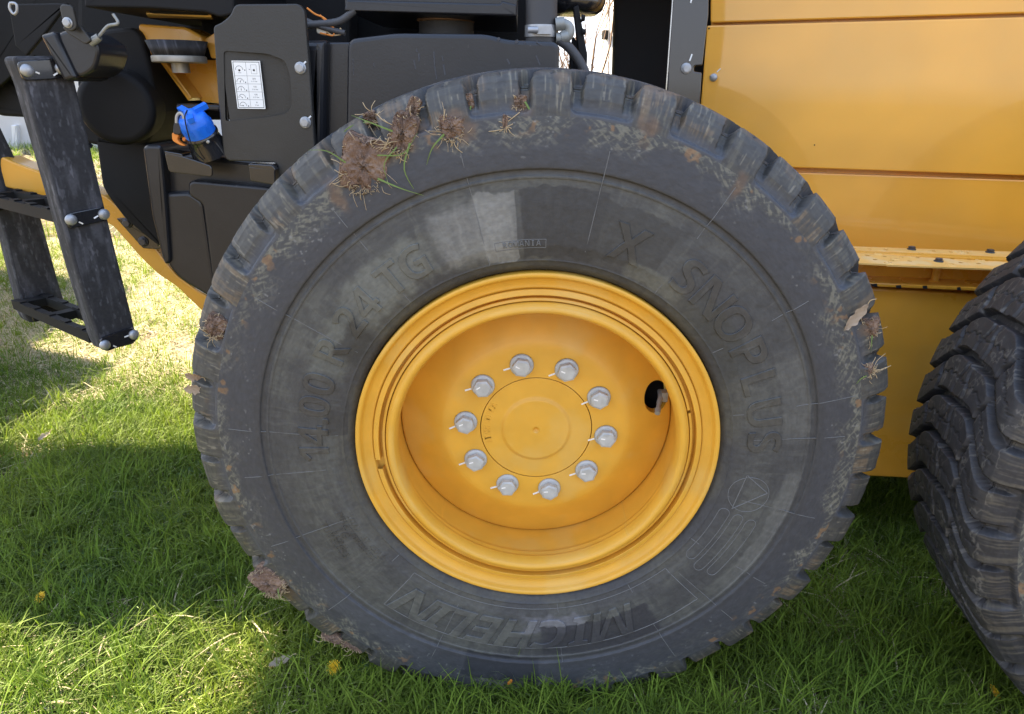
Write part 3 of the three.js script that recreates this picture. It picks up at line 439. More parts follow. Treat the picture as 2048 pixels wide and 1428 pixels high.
// hooks below the cover
add('latch_plate', [plate(PC, [[337, 303], [372, 310], [431, 330], [432, 352], [346, 342]], 0.006, { off: 0.02, bevel: 0.002, r: 0.008 }), plate(PC, [[337, 300], [372, 306], [374, 312], [338, 306]], 0.05, { off: 0.02, bevel: 0.002 })], M.gloss, machine);
add('hook_plate', [plate(PC, [[505, 331], [556, 336], [557, 368], [508, 359]], 0.005, { off: 0.022, bevel: 0.0018, r: 0.003 }), plate(PC, [[503, 325], [552, 328], [560, 340], [505, 333]], 0.05, { off: 0.022, bevel: 0.002 })], M.gloss, machine);
const PL = new Plane(-0.43);
add('urea_tank', [plate(PL, [[298, 304], [560, 330], [560, 640], [440, 612], [395, 586], [365, 569], [346, 553], [331, 531], [322, 500], [302, 420]], 0.4, { off: -0.03, bevel: 0.012, r: 0.02, seg: 3 }), plate(PL, [[284, 296], [292, 289], [322, 290], [333, 420], [340, 524], [330, 531], [323, 515], [302, 430]], 0.3, { bevel: 0.008, r: 0.012, seg: 3 }), plate(PL, [[306, 388], [374, 385], [402, 405], [427, 580], [425, 606], [395, 586], [365, 569], [346, 553], [329, 531], [318, 480]], 0.3, { off: -0.012, bevel: 0.009, r: 0.014, seg: 3 }), plate(PL, [[377, 366], [386, 360], [560, 376], [560, 650], [430, 622], [428, 580], [406, 408], [378, 391]], 0.3, { off: 0.004, bevel: 0.007, r: 0.01, seg: 3 })], M.plastic, machine);
const PB2 = new Plane(-0.6);
add('air_filter_housing', [turned([[0, 0.004], [0.066, 0.003], [0.078, -0.002], [0.084, -0.012], [0.086, -0.3]], new Plane(-0.52).point(231, 214), V3(0.25, 0, 1), 48), plate(PB2, [[192, 60], [276, 52], [300, 130], [318, 240], [292, 292], [250, 300], [160, 285], [170, 140]], 0.3, { bevel: 0.01, r: 0.03, seg: 3 })], M.black, machine);
add('side_shroud', [plate(PB2, [[190, 270], [296, 288], [312, 420], [330, 500], [300, 480], [250, 438], [218, 396], [204, 372]], 0.3, { bevel: 0.006, r: 0.012, seg: 3 })], M.black, machine);
// filler neck with blue cap
{
  const SC = (l) => l.map(([r, h]) => [r * 0.74, h * 0.74]), f = part('filler_neck', machine), c = new Plane(-0.40).point(394, 253), ax = V3(-0.14, 0.86, 0.48).normalize();
  add('neck', [turned(SC([[0.058, -0.085], [0.056, -0.075], [0.05, -0.05], [0.047, -0.032], [0.05, -0.03], [0.05, -0.022], [0.044, -0.02], [0.044, 0]]), c, ax, 40)], M.gloss, f);
  const q = new THREE.Quaternion().setFromUnitVectors(Y, ax), wing = (a, L) => box(L * 0.74, 0.011, 0.013, V3(Math.cos(a) * 0.022, 0.031, Math.sin(a) * 0.022), new THREE.Quaternion().setFromAxisAngle(Y, -a)).applyQuaternion(q).translate(c.x, c.y, c.z);
  add('blue_cap', [turned(SC([[0.0455, -0.02], [0.0455, 0.012], [0.043, 0.016], [0.04, 0.03], [0.034, 0.036], [0.018, 0.038], [0.016, 0.05], [0.010, 0.053], [0, 0.054]]), c, ax, 48), wing(-2.4, 0.05), wing(-0.75, 0.05), wing(1.2, 0.03), ...Array.from({ length: 12 }, (_, i) => box(0.003, 0.014, 0.005, V3(Math.cos(i / 6 * PI) * 0.033, 0.0, Math.sin(i / 6 * PI) * 0.033), new THREE.Quaternion().setFromAxisAngle(Y, -i / 6 * PI)).applyQuaternion(q).translate(c.x, c.y, c.z))], M.blue, f, { label: 'bright blue winged filler cap' });
  const up = (x, h, z) => V3(x, h, z).multiplyScalar(0.74).applyQuaternion(q).add(c);
  add('cap_cord', tube([up(0, 0.055, 0.004), up(-0.002, 0.05, 0.03), up(-0.008, 0.0, 0.055), up(-0.012, -0.045, 0.06), up(0.0, -0.075, 0.062)], 0.0014, 30, 6), M.matt, f);
  add('rivet', domeHead(up(0.03, -0.03, 0.04), V3(0.3, 0.1, 0.9), 0.004), M.steel, f);
  const P = new Plane(-0.38);
  add('padlock', [tube([P.point(353, 246), P.point(354, 232), P.point(360, 226), P.point(367, 232), P.point(367, 250)], 0.0035, 20, 8)], M.steel, f); add('lock_body', plate(P, [[347, 245], [361, 243], [362, 270], [345, 268]], 0.018, { bevel: 0.002 }), M.plastic, f);
  add('clip', [plate(P, [[341, 264], [357, 270], [352, 280], [362, 288], [370, 292], [360, 292], [342, 282]], 0.012, { off: -0.004, bevel: 0.002 }), plate(P, [[358, 276], [372, 272], [373, 282], [360, 284]], 0.01, { off: -0.012, bevel: 0.001 })], M.orange, f);
  add('cross_bar', plate(new Plane(-0.55), [[352, 207], [440, 210], [440, 222], [352, 218]], 0.03, { bevel: 0.004 }), M.plastic, f);
}
// yellow engine mount with its rubber cushion
{
  const e = part('engine_mount', machine), P = new Plane(-0.62), P2 = new Plane(-0.66);
  add('bracket', [plate(P, [[274, 47], [372, 54], [404, 73], [404, 92], [299, 86], [305, 112], [287, 112], [282, 84]], 0.10, { bevel: 0.006, r: 0.01 }), plate(P, [[396, 80], [424, 62], [432, 116], [414, 116], [408, 94]], 0.06, { off: -0.02, bevel: 0.004 }), plate(P2, [[318, 122], [330, 122], [384, 196], [376, 202]], 0.08, { bevel: 0.003, r: 0.002 }), plate(P2, [[330, 118], [440, 118], [440, 210], [382, 205]], 0.02, { off: -0.06, bevel: 0.002 })], M.yellow, e);
  const c = new Plane(-0.60).point(358, 112), s = 0.095 / 58;
  add('rubber_cushion', turned([[0.0, 0.032], [0.068, 0.032], [0.056, 0.0], [0, 0]], c, Y, 40), M.rubber, e);
  add('washer', turned([[0, 0], [0.059, 0], [0.061, -0.002], [0.061, -0.013], [0.059, -0.015], [0, -0.015]], c, Y, 40), M.steel, e);
  add('nut', [new THREE.CylinderGeometry(0.02, 0.02, 0.022, 6).translate(c.x, c.y - 0.026, c.z)], M.steel, e);
}
// dark machinery above: trays, engine block, pipes, wiring
const PA = new Plane(-0.5), PE = new Plane(-1.0);
add('engine_block', [plate(PE, [[150, -900], [1112, -900], [1112, 150], [150, 180]], 0.5, { bevel: 0.02, r: 0.02 }), plate(new Plane(-0.85), [[400, -200], [700, -200], [700, 240], [400, 240]], 0.1, { bevel: 0.01 })], M.matt, machine);
add('platform_tray', [plate(PA, [[170, -160], [466, -160], [468, 28], [440, 34], [412, 24], [300, 16], [168, 14]], 0.5, { bevel: 0.004, r: 0.006 }), plate(new Plane(-0.56), [[298, 16], [412, 22], [412, 30], [298, 26]], 0.06, { bevel: 0.002 })], M.black, machine);
add('brass_pipe', [cyl(new Plane(-0.58).point(296, 27), new Plane(-0.58).point(425, 31), 0.008, 0.008, 16)], M.brass, machine);
add('platform_tray', [plate(PA, [[684, -160], [1036, -160], [1034, 33], [1024, 34], [690, 22]], 0.45, { bevel: 0.003, r: 0.004 }), plate(PA, [[694, 0], [1000, 8], [1004, 2], [1034, 10], [1032, 33], [690, 22]], 0.02, { off: 0.008, bevel: 0.004, r: 0.003 })], M.plastic, machine);
{
  const c = new Plane(-0.66).point(893, 70);
  add('tank_spout', [turned([[0.0, 0.07], [0.068, 0.07], [0.07, 0.066], [0.07, 0.030], [0.066, 0.027]], c, Y, 48)], M.copper, machine); add('spout_collar', turned([[0.066, 0.028], [0.066, 0.0], [0.069, -0.01]], c, Y, 48), M.hose, machine);
  const h = part('air_hose', machine), a = new Plane(-0.52), b = a.point(1083, 82), t = a.point(1083, -60);
  add('hose', [cyl(V3(b.x, b.y - 0.02, b.z), t, 0.035, 0.035, 32)], M.hose, h); const k = a.point(1083, 63);
  add('hose_clamp', [turned([[0.0355, -0.012], [0.0375, -0.012], [0.0375, 0.012], [0.0355, 0.012]], k, Y, 40), box(0.03, 0.016, 0.014, V3(k.x + 0.004, k.y, k.z + 0.04)), cyl(V3(k.x - 0.03, k.y, k.z + 0.042), V3(k.x - 0.008, k.y, k.z + 0.044), 0.007, 0.007, 12)], M.zinc, h);
  const f = new Plane(-0.5);
  add('elbow_fitting', [tube([f.point(1112, 76), f.point(1128, 76), f.point(1138, 68), f.point(1137, 54), f.point(1124, 48), f.point(1112, 50)], 0.0115, 24, 14), turned([[0.015, -0.008], [0.016, 0], [0.015, 0.008]], f.point(1130, 74), V3(1, 0.3, 0), 6), turned([[0.0145, -0.01], [0.0155, 0], [0.0145, 0.01]], f.point(1120, 48), V3(1, 0.1, 0), 6)], M.fitting, h);
  add('grey_hose', tube([f.point(1116, 78), f.point(1135, 92), f.point(1152, 112), f.point(1168, 140), f.point(1180, 180)], 0.0105, 24, 12), M.hose, h);
  const p = new Plane(-0.58);
  add('hanger_bracket', [plate(p, [[1147, 14], [1157, 10], [1175, 110], [1168, 260], [1152, 260], [1158, 110]], 0.03, { bevel: 0.002, r: 0.003 }), plate(p, [[1148, 70], [1160, 90], [1150, 260], [1136, 260], [1142, 120]], 0.05, { off: -0.02, bevel: 0.003 }), ...hexHead(p.point(1163, 36), V3(1, 0, 0.2), 0.009, 0.2), ...hexHead(p.point(1165, 64), V3(1, 0, 0.2), 0.008, 0.2)], M.black, machine);
  add('reservoir', turned([[0, -0.03], [0.05, -0.028], [0.066, -0.018], [0.074, 0], [0.074, 0.3]], new Plane(-0.7).point(1150, 6), Y, 40), M.gloss, machine);
  const w = part('wiring', machine), q = new Plane(-0.5), cr = (...l) => l.map(([x, y]) => q.point(x, y));
  add('orange_wire', [tube(cr([614, 16], [630, 28], [648, 36], [672, 62]), 0.0022, 20, 6), tube(cr([640, 30], [660, 52], [668, 70], [640, 66]), 0.002, 20, 6)], M.orange, w); add('cable', [tube(cr([600, 50], [640, 48], [680, 42], [710, 20]), 0.008, 20, 8), tube(cr([600, 36], [650, 56], [690, 66]), 0.006, 20, 8)], M.hose, w);
  add('connector', plate(q, [[632, 54], [652, 48], [658, 56], [650, 72], [633, 66]], 0.02, { bevel: 0.002 }), M.cream, w); add('yellow_wire', tube(cr([650, 60], [664, 70], [686, 66], [680, 56]), 0.0016, 16, 6), M.straw, w);
}
// work lamp and the plates it hangs from
{
  const P = new Plane(-0.36), l = part('work_lamp', machine);
  add('lamp_rim', plate(P, [[78, 69], [108, 62], [153, 157], [127, 164]], 0.13, { bevel: 0.008, r: 0.008, seg: 3 }), M.plastic, l); add('lamp_housing', plate(P, [[104, 63], [146, 57], [190, 86], [194, 106], [185, 140], [150, 160]], 0.115, { off: -0.008, bevel: 0.007, r: 0.02, seg: 3 }), M.plastic, l);
  add('lamp_bracket', [plate(P, [[136, 12], [162, 12], [172, 58], [160, 66], [147, 60]], 0.008, { off: 0.03, bevel: 0.002, r: 0.01 }), plate(P, [[130, 54], [165, 50], [190, 82], [178, 90], [140, 66]], 0.008, { off: 0.012, bevel: 0.002 })], M.cover, l); add('bolt', hexHead(P.point(154, 48).add(V3(0, 0, 0.03)), Z, 0.010, 0.3, 0.4), M.zinc, l);
  add('lamp_cable', [tube([P.point(188, 82), P.point(200, 70), P.point(216, 52), P.point(236, 46), P.point(226, 28)], 0.0032, 24, 8), turned([[0.007, -0.012], [0.008, 0], [0.007, 0.012]], P.point(190, 80), V3(1, 0.6, 0), 10)], M.fitting, l);
  add('mounting_plate', [plate(new Plane(-0.5), [[16, 8], [134, 6], [90, 66], [52, 112], [30, 92]], 0.012, { bevel: 0.003, r: 0.004 }), plate(new Plane(-1.15), [[-80, -200], [200, -200], [200, 60], [110, 160], [70, 110], [-80, 240]], 0.02, { bevel: 0.003 }), plate(new Plane(-1.2), [[-90, 60], [60, 150], [110, 220], [170, 300], [70, 236], [2, 232], [-90, 200]], 0.05, { bevel: 0.01 })], M.black, machine);
  add('shackle', tube([P.point(20, 6), P.point(32, 8), P.point(34, 22), P.point(28, 28), P.point(20, 18), P.point(20, 6)], 0.0028, 30, 8), M.zinc, machine);
}
// yellow frame rail running down to the left of the wheel
{
  const P = new Plane(-0.68), f = part('frame_rail', machine), o = [[0, 312], [30, 326], [90, 348], [213, 393], [260, 437], [300, 480], [330, 522], [354, 552], [396, 582], [440, 606], [440, 656], [402, 620], [352, 572], [318, 550], [283, 517], [226, 452], [160, 415], [100, 396], [60, 386], [0, 372]];
  add('rail', plate(P, o, 0.07, { bevel: 0.004, r: 0.012 }), M.yellow, f);
  const Q = new Plane(-0.62), R = new Plane(-0.655);
  add('angle_bracket', [plate(R, [[232, 437], [252, 436], [334, 492], [316, 499], [286, 497]], 0.02, { bevel: 0.002, r: 0.003 }), plate(Q, [[262, 418], [272, 402], [326, 464], [316, 494]], 0.05, { bevel: 0.004, r: 0.003 })], M.gloss, f);
  for (const [x, y] of [[255, 446], [287, 483]]) add('bolt', hexHead(R.point(x, y), Z, 0.014, x, 0.4), M.darkBolt, f);
}
// boarding ladder: two rubber straps with bolted plates, openwork steel rungs between them
{
  const lad = part('boarding_ladder', machine), A = -55, P1 = through(150, 400, -0.36, A), n = P1.n, LEN = 0.5;
  const b = P1.point(150, 400), P2 = new Plane(b.z - n.z * LEN, A, b.x - n.x * LEN);
  add('rubber_strap', plate(P1, [[24, 112], [138, 112], [150, 162], [206, 397], [275, 676], [270, 688], [208, 704], [197, 682], [156, 554], [116, 407], [47, 162]], 0.055, { bevel: 0.006, r: 0.014, seg: 3 }), M.rubber, lad);
  add('rubber_strap', plate(P2, [[-100, 210], [-20, 210], [74, 405], [116, 560], [131, 608], [126, 622], [62, 648], [50, 634], [10, 470], [-20, 380]], 0.055, { bevel: 0.006, r: 0.014, seg: 3 }), M.rubber, lad);
  const pl = (P, o, bolts, ticks) => { add('bolt_plate', plate(P, o, 0.006, { off: 0.0062, bevel: 0.002, r: 0.012 }), M.gloss, lad); for (const [x, y] of bolts) add('bolt', domeHead(P.point(x, y).addScaledVector(P.n, 0.006), P.n, 0.0125), M.zinc, lad); for (const k of ticks) add('paint_mark', mark(P, ...k, 0.003, 0.0075), M.paint, lad); };
  pl(P1, [[30, 122], [132, 116], [142, 156], [44, 162]], [[51, 141], [120, 137]], [[68, 144, 76, 147], [104, 151, 112, 146]]);
  pl(P1, [[127, 428], [205, 412], [215, 432], [212, 440], [140, 457], [133, 452]], [[139, 439], [205, 428]], [[155, 443, 163, 447], [185, 436, 193, 431]]);
  pl(P1, [[196, 676], [263, 652], [276, 672], [271, 680], [212, 702], [203, 698]], [[207, 689], [265, 668]], [[224, 690, 230, 693], [246, 673, 254, 670]]);
  pl(P2, [[58, 620], [122, 597], [131, 612], [128, 620], [66, 646]], [[69, 625], [119, 608]], []);
  pl(P2, [[-12, 402], [60, 380], [68, 396], [-6, 424]], [[52, 390]], []);
  const rung = (y, u0) => { const g = [], U = V3(P1.c, 0, P1.s), o = P1.point(...y); o.addScaledVector(n, -0.055); const q = new THREE.Quaternion().setFromRotationMatrix(new THREE.Matrix4().makeBasis(U, Y, n)), L = LEN - 0.055; for (const s of [-1, 1]) g.push(box(0.018, 0.026, L, o.clone().addScaledVector(U, s * 0.034).addScaledVector(n, -L / 2), q)); for (const k of [0.1, 0.52, 0.93]) g.push(box(0.06, 0.022, 0.03, o.clone().addScaledVector(n, -L * k), q)); for (let i = 0; i < 5; i++) for (const s of [-1, 1]) g.push(box(0.016, 0.004, 0.03, o.clone().addScaledVector(U, s * 0.034).addScaledVector(n, -L * (i + 0.5) / 5).add(V3(0, 0.0145, 0)), q)); add('rung', g, M.black, lad); };
  rung([236, 676]); rung([172, 434]);
}
// hood panels, post and catwalk on the right
{
  const H = through(1400, 205, -1.05, 19), hd = part('engine_hood', machine), far = 2500;
  const E = (x0, y0, x1, y1, x) => y0 + (y1 - y0) * (x - x0) / (x1 - x0);
  add('hood_panel', plate(H, [[1424, -420], [far, -420], [far, E(1440, 45, 2048, 26.5, far)], [1421, 45.5]], 0.03, { bevel: 0.004, r: 0.008 }), M.hood, hd);
  add('hood_panel', plate(H, [[1414, 51], [far, E(1440, 50, 2048, 33.5, far)], [far, E(1590, 336, 2048, 351.5, far)], [1392, 329]], 0.03, { bevel: 0.004, r: 0.006 }), M.hood, hd);
  add('hood_panel', plate(H, [[1380, 338], [far, E(1590, 345, 2048, 361, far)], [far, 560], [1380, 560]], 0.03, { off: -0.012, bevel: 0.004, r: 0.006 }), M.hood, hd);
  add('hood_frame', plate(H, [[1426, -420], [far, -420], [far, 520], [1404, 520], [1420, 60]], 0.8, { off: -0.032, bevel: 0.002 }), M.yellow, hd);
  add('bolt', domeHead(H.point(1427, 155), H.n, 0.0115), M.zinc, hd); add('paint_mark', mark(H, 1434, 144, 1441, 137, 0.003), M.paint, hd);
  add('panel_hole', turned([[0, 0.0004], [0.0026, 0.0004], [0.0026, -0.002]], H.point(1418, 57), H.n, 12), M.matt, hd); add('panel_hole', turned([[0, 0.0004], [0.002, 0.0004], [0.002, -0.002]], H.point(1629, 290), H.n, 12), M.matt, hd);
  const PP = new Plane(-0.72), pp = part('radiator_post', machine);
  add('post_plate', plate(PP, [[1352, -300], [1424, -300], [1417, 30], [1405, 131], [1389, 132], [1388, 143], [1404, 145], [1394, 300], [1326, 300], [1334, 180], [1347, 0]], 0.02, { bevel: 0.003, r: 0.004 }), M.gloss, pp);
  add('bolt', hexHead(PP.point(1372, 137), Z, 0.0135, 0.4, 0.4), M.zinc, pp); add('paint_mark', mark(PP, 1379, 122, 1384, 108, 0.0035), M.paint, pp); add('paint_mark', mark(PP, 1381, 6, 1385, -8, 0.0035), M.paint, pp);
  add('radiator', plate(new Plane(-1.25), [[1242, -400], [1475, -400], [1475, 330], [1222, 330]], 0.06, { bevel: 0.01 }), M.matt, machine);
  // catwalk
  const C = through(1850, 533, -0.52, 12), cw = part('catwalk', machine), yC = C.point(1850, 533).y, lev = (x, y) => onLevel(x, y, yC);
  const fr = [[1600, 521], [1690, 524.5], [1771, 528.5], [1777, 530], [2010, 538.5], [2400, 552]], bk = [[2400, 512], [1960, 501.5], [1600, 489]];
  const loop = [...fr, ...bk].map(([x, y]) => { const p = lev(x, y); return new THREE.Vector2(p.x, -p.z); });
  const sh = new THREE.Shape(loop);
  const hs = [[1707, 497], [1739, 498], [1771, 499], [1868, 502], [1901, 504], [1933, 505.5], [1720, 503.5], [1754, 505], [1786, 506.5], [1820, 507.5], [1853, 508.5], [1886, 510], [1919, 511.5], [1951, 513], [1984, 515], [1735, 511], [1769, 512.5], [1803, 514], [1836, 515], [1904, 517.5], [1938, 519], [1971, 521], [1716, 517.5], [1750, 519], [1784, 520.5], [1819, 522], [1922, 525.5], [1957, 527]];
  for (const [x, y] of hs) { const p = lev(x, y), h = new THREE.Path(); h.absellipse(p.x, -p.z, 0.0062, 0.0062, 0, 2 * PI, true); sh.holes.push(h); }
  const tp = new THREE.ExtrudeGeometry(sh, { depth: 0.004, bevelEnabled: false, curveSegments: 5 }).rotateX(-PI / 2).translate(0, yC - 0.004, 0);
  const tread = [tp]; for (const [x, y] of [[1755, 508], [1840, 508], [1790, 518], [1903, 530], [1925, 505], [1960, 521], [1777, 526]]) { const p = lev(x, y); tread.push(turned([[0.012, 0], [0.0105, 0.0022], [0.006, 0.0028], [0.006, 0.0005]], p, Y, 16)); }
  add('tread_plate', tread, M.treadPlate, cw);
  for (const [x, y] of [[1823, 499], [1877, 523], [1980, 505]]) add('bolt', hexHead(lev(x, y), Y, 0.0115, x, 0.5), M.darkBolt, cw);
  const W = through(1850, 560, -0.62, 12); add('web_plate', plate(W, [[1600, 500], [far, 540], [far, 660], [1600, 590]], 0.03, { bevel: 0.003 }), M.yellow, cw);
  const L = through(1850, 580, -0.55, 12), yL = L.point(1850, 571).y;
  add('ledge', plate(L, [[1600, 559], [far, 600], [far, 606], [1600, 567]], 0.09, { bevel: 0.003, r: 0.003 }), M.yellow, cw);
  const s0 = onLevel(1868, 563, yL + 0.0), s1 = s0.clone(); s1.y = yC; add('standoff', [cyl(s0, s1, 0.010, 0.010, 20), turned([[0.014, 0], [0.011, 0.004]], V3(s0.x, s0.y + 0.001, s0.z), Y, 20)], M.yellow, cw);
  add('rub_mark', [[1748, 570], [1797, 573], [1850, 574], [1918, 577]].map(([x, y], i) => plate(L, [[x - 7 + i, y - 2], [x + 6 - i, y - 3], [x + 7 - i, y + 4], [x - 4, y + 3]], 0.002, { off: 0.001, bevel: 0.0005, r: 0.001 })), M.matt, cw);
  const B = through(1850, 700, -0.57, 12); add('added_dark_box', plate(new Plane(-1.0), [[0.35, 0.03], [3, 0.03], [3, 0.6], [0.35, 0.6]], 1.1, { local: true, bevel: 0.03 }), M.matt, machine);  // added dark box standing in for the shade below the tandem case
  add('tandem_case', plate(B, [[1560, 566], [far, 620], [far, 990], [1600, 946]], 0.3, { bevel: 0.006, r: 0.01 }), M.yellow, machine);
}
// unseen blocks added out of frame, shaped to shade the wheel and the lawn
add('unseen_shade_hull', [plate(new Plane(-1.0), [[-0.5, 1.65], [3.2, 1.65], [3.2, 2.7], [-0.5, 2.7]], 1.0, { local: true, bevel: 0.03 })], M.yellow, machine);  // upper body stand-in, out of view, added to cast shade
add('added_shade_slab', [plate(new Plane(-0.84), [[-4.2, 1.36], [-1.95, 1.36], [-1.95, 1.66], [-2.1, 1.66], [-2.14, 1.54], [-2.3, 1.53], [-2.34, 1.63], [-2.5, 1.67], [-2.62, 1.58], [-2.78, 1.6], [-2.84, 1.72], [-3.1, 1.7], [-3.16, 1.6], [-4.2, 1.62]], 0.76, { local: true, bevel: 0.03 })], M.black, machine);  // added slab; its wavy edge shapes the shadow band on the lawn
add('added_shade_wall', [plate(new Plane(-1.1), [[-3.95, 3.0], [-1.95, 3.0], [-1.95, 2.3], [0.6, 2.3], [0.6, 5.2], [-3.95, 5.2]], 1.2, { local: true, bevel: 0.03 })], M.black, machine);  // added block that keeps the sun off both tyres
add('added_shade_blocks', [plate(new Plane(-1.25), [[-4.4, 0.12], [-2.78, 0.12], [-2.86, 0.82], [-4.4, 0.82]], 0.8, { local: true, bevel: 0.02 }), plate(new Plane(-1.9), [[-3.9, 0.5], [-3.0, 0.5], [-3.0, 1.0], [-3.9, 1.0]], 0.3, { local: true, bevel: 0.02 }), plate(new Plane(-2.35), [[-5.4, 0.3], [-4.12, 0.3], [-4.0, 0.9], [-4.12, 1.5], [-5.4, 1.5]], 1.3, { local: true, bevel: 0.05 })], M.yellow, machine);  // added blocks, out of view, that darken the lawn at far left

// ---------------------------------------------------------------- lawn
const NB = { A: 0 };
function tuftGeometry(seed, n, hMin, hMax, wide, flat) {
  const r = rng(seed), pos = [], idx = [];
  for (let b = 0; b < n; b++) {
    const a = r() * 2 * PI, d = r() * 0.028, x0 = Math.cos(a) * d, z0 = Math.sin(a) * d, h = lerp(hMin, hMax, r() * r() * 0.7 + r() * 0.3), w = wide * (0.6 + r() * 0.9), dir = r() * 2 * PI, lean = (flat ? 1.2 : 0.15) + r() * (flat ? 0.6 : 0.95), tw = dir + PI / 2 + (r() - 0.5) * 1.4, S = 4, base = pos.length / 3;
    for (let s = 0; s <= S; s++) {
      const t = s / S, out = lean * t * t * h * 0.8 + 0.15 * t * h, up = h * (t - 0.42 * Math.min(lean, 1.4) * t * t * 0.9), ww = s === S ? 0 : w * (1 - 0.55 * t) * (s === 0 ? 0.6 : 1), cx = x0 + Math.cos(dir) * out, cz = z0 + Math.sin(dir) * out;
      pos.push(cx - Math.cos(tw) * ww, Math.max(up, flat ? 0.004 : 0), cz - Math.sin(tw) * ww); if (s < S) pos.push(cx + Math.cos(tw) * ww, Math.max(up, flat ? 0.004 : 0), cz + Math.sin(tw) * ww);
      if (s < S - 1) { const k = base + s * 2; idx.push(k, k + 1, k + 2, k + 1, k + 3, k + 2); } else if (s === S - 1) { const k = base + s * 2; idx.push(k, k + 1, k + 2); }
    }
  }
  const g = new THREE.BufferGeometry(); g.setAttribute('position', new THREE.Float32BufferAttribute(pos, 3)); g.setIndex(idx); g.computeVertexNormals(); return g;
}
const grassMat = phys({ color: 0xffffff, roughness: 0.75, specularIntensity: 0.35, transmission: 0.45, thickness: 0 });
const strawMat = phys({ color: 0xffffff, roughness: 0.85, transmission: 0.2, thickness: 0 });
const tyreFoot = (x, z) => (Math.abs(x) < 0.26 && z < -0.025 && z > -0.37) || (Math.abs(x - 1.43) < 0.24 && z < 0.20 && z > -0.2);
const dryAt = (x, z) => { const far = sstep(-1.35, -1.9, z) * sstep(0.95, 0.3, fbm(x * 1.3 + 40, z * 1.3 + 9, 6, 3)); return clamp(sstep(0.55, 0.75, fbm(x * 2.2 + 30, z * 2.2 + 30, 15, 3)) * 0.5 + far * 1.0); };
function scatter(name, label, zones, geos, mat, colour, reject, seed) {
  const r = rng(seed), lists = geos.map(() => []);
  for (const [x0, x1, z0, z1, dens, s0, s1] of zones) for (let i = 0, n = Math.round((x1 - x0) * (z1 - z0) * dens); i < n; i++) {
    const x = lerp(x0, x1, r()), z = lerp(z0, z1, r()), s = lerp(s0, s1, r()), k = r(), a = r() * 2 * PI, c = r(); if (tyreFoot(x, z) || reject(x, z, c)) continue;
    lists[Math.floor(k * geos.length)].push([x, z, s, a, c]);
  }
  const m4 = new THREE.Matrix4(), q = new THREE.Quaternion(), col = new THREE.Color();
  geos.forEach((g, i) => {
    const im = new THREE.InstancedMesh(g, mat, lists[i].length); im.name = numbered(name); im.userData = { kind: 'stuff', label }; im.castShadow = im.receiveShadow = true;
    lists[i].forEach(([x, z, s, a, c], j) => { q.setFromAxisAngle(Y, a); m4.compose(V3(x, 0, z), q, V3(s, s * (0.75 + 0.5 * c), s)); im.setMatrixAt(j, m4); colour(x, z, c, col); im.setColorAt(j, col); });
    scene.add(im);
  });
}
const nearZ = [-1.75, 1.75, -1.5, 0.35];
const greens = (x, z, c, col) => { const k = fbm(x * 3, z * 3, 3, 3), v = 0.55 + 0.8 * c; col.setRGB(lerp(0.085, 0.235, k) * v, lerp(0.168, 0.30, k) * v, lerp(0.013, 0.03, k) * v); };
scatter('grass', 'short green lawn grass around the wheels', [[...nearZ, 3000, 0.7, 1.25], [-4.6, 0.3, -4.4, -1.5, 1000, 0.9, 1.4], [-4.6, -1.75, -1.5, 0.3, 1300, 0.9, 1.3], [-14, 4, -16, -4.4, 60, 1.6, 2.6]], [1, 2, 3, 4, 5].map((s) => tuftGeometry(s * 13, 12, 0.04, 0.125, 0.0016, false)), grassMat, greens, (x, z, c) => c < dryAt(x, z) * 0.8, 101);
scatter('grass', 'long thin grass blades standing above the lawn', [[...nearZ, 170, 0.8, 1.25], [-4.6, 0.2, -3, -1.5, 60, 0.9, 1.3]], [71, 72, 73].map((q) => tuftGeometry(q, 4, 0.10, 0.19, 0.0015, false)), grassMat, greens, () => false, 404);
scatter('dead_grass', 'pale dead grass and straw lying in the lawn', [[...nearZ, 200, 0.8, 1.3], [-4.6, 0.3, -4.4, -1.4, 1700, 0.9, 1.4], [-4.6, -1.75, -1.5, 0.3, 200, 0.9, 1.3], [-14, 4, -16, -4.4, 20, 1.6, 2.6]], [61, 62, 63].map((s) => tuftGeometry(s, 9, 0.04, 0.11, 0.0017, true)), strawMat, (x, z, c, col) => { const w = 0.8 + 0.45 * hash(x * 5000, z * 5000, 3); col.setRGB(0.50 * w, 0.42 * w, 0.26 * w); }, (x, z, c) => c > 0.3 + dryAt(x, z) + 0.45 * sstep(-0.35, -0.2, z) * sstep(-0.2, -0.5, x), 202);  // straw thickened at near left so the sunlit patch looks washed out
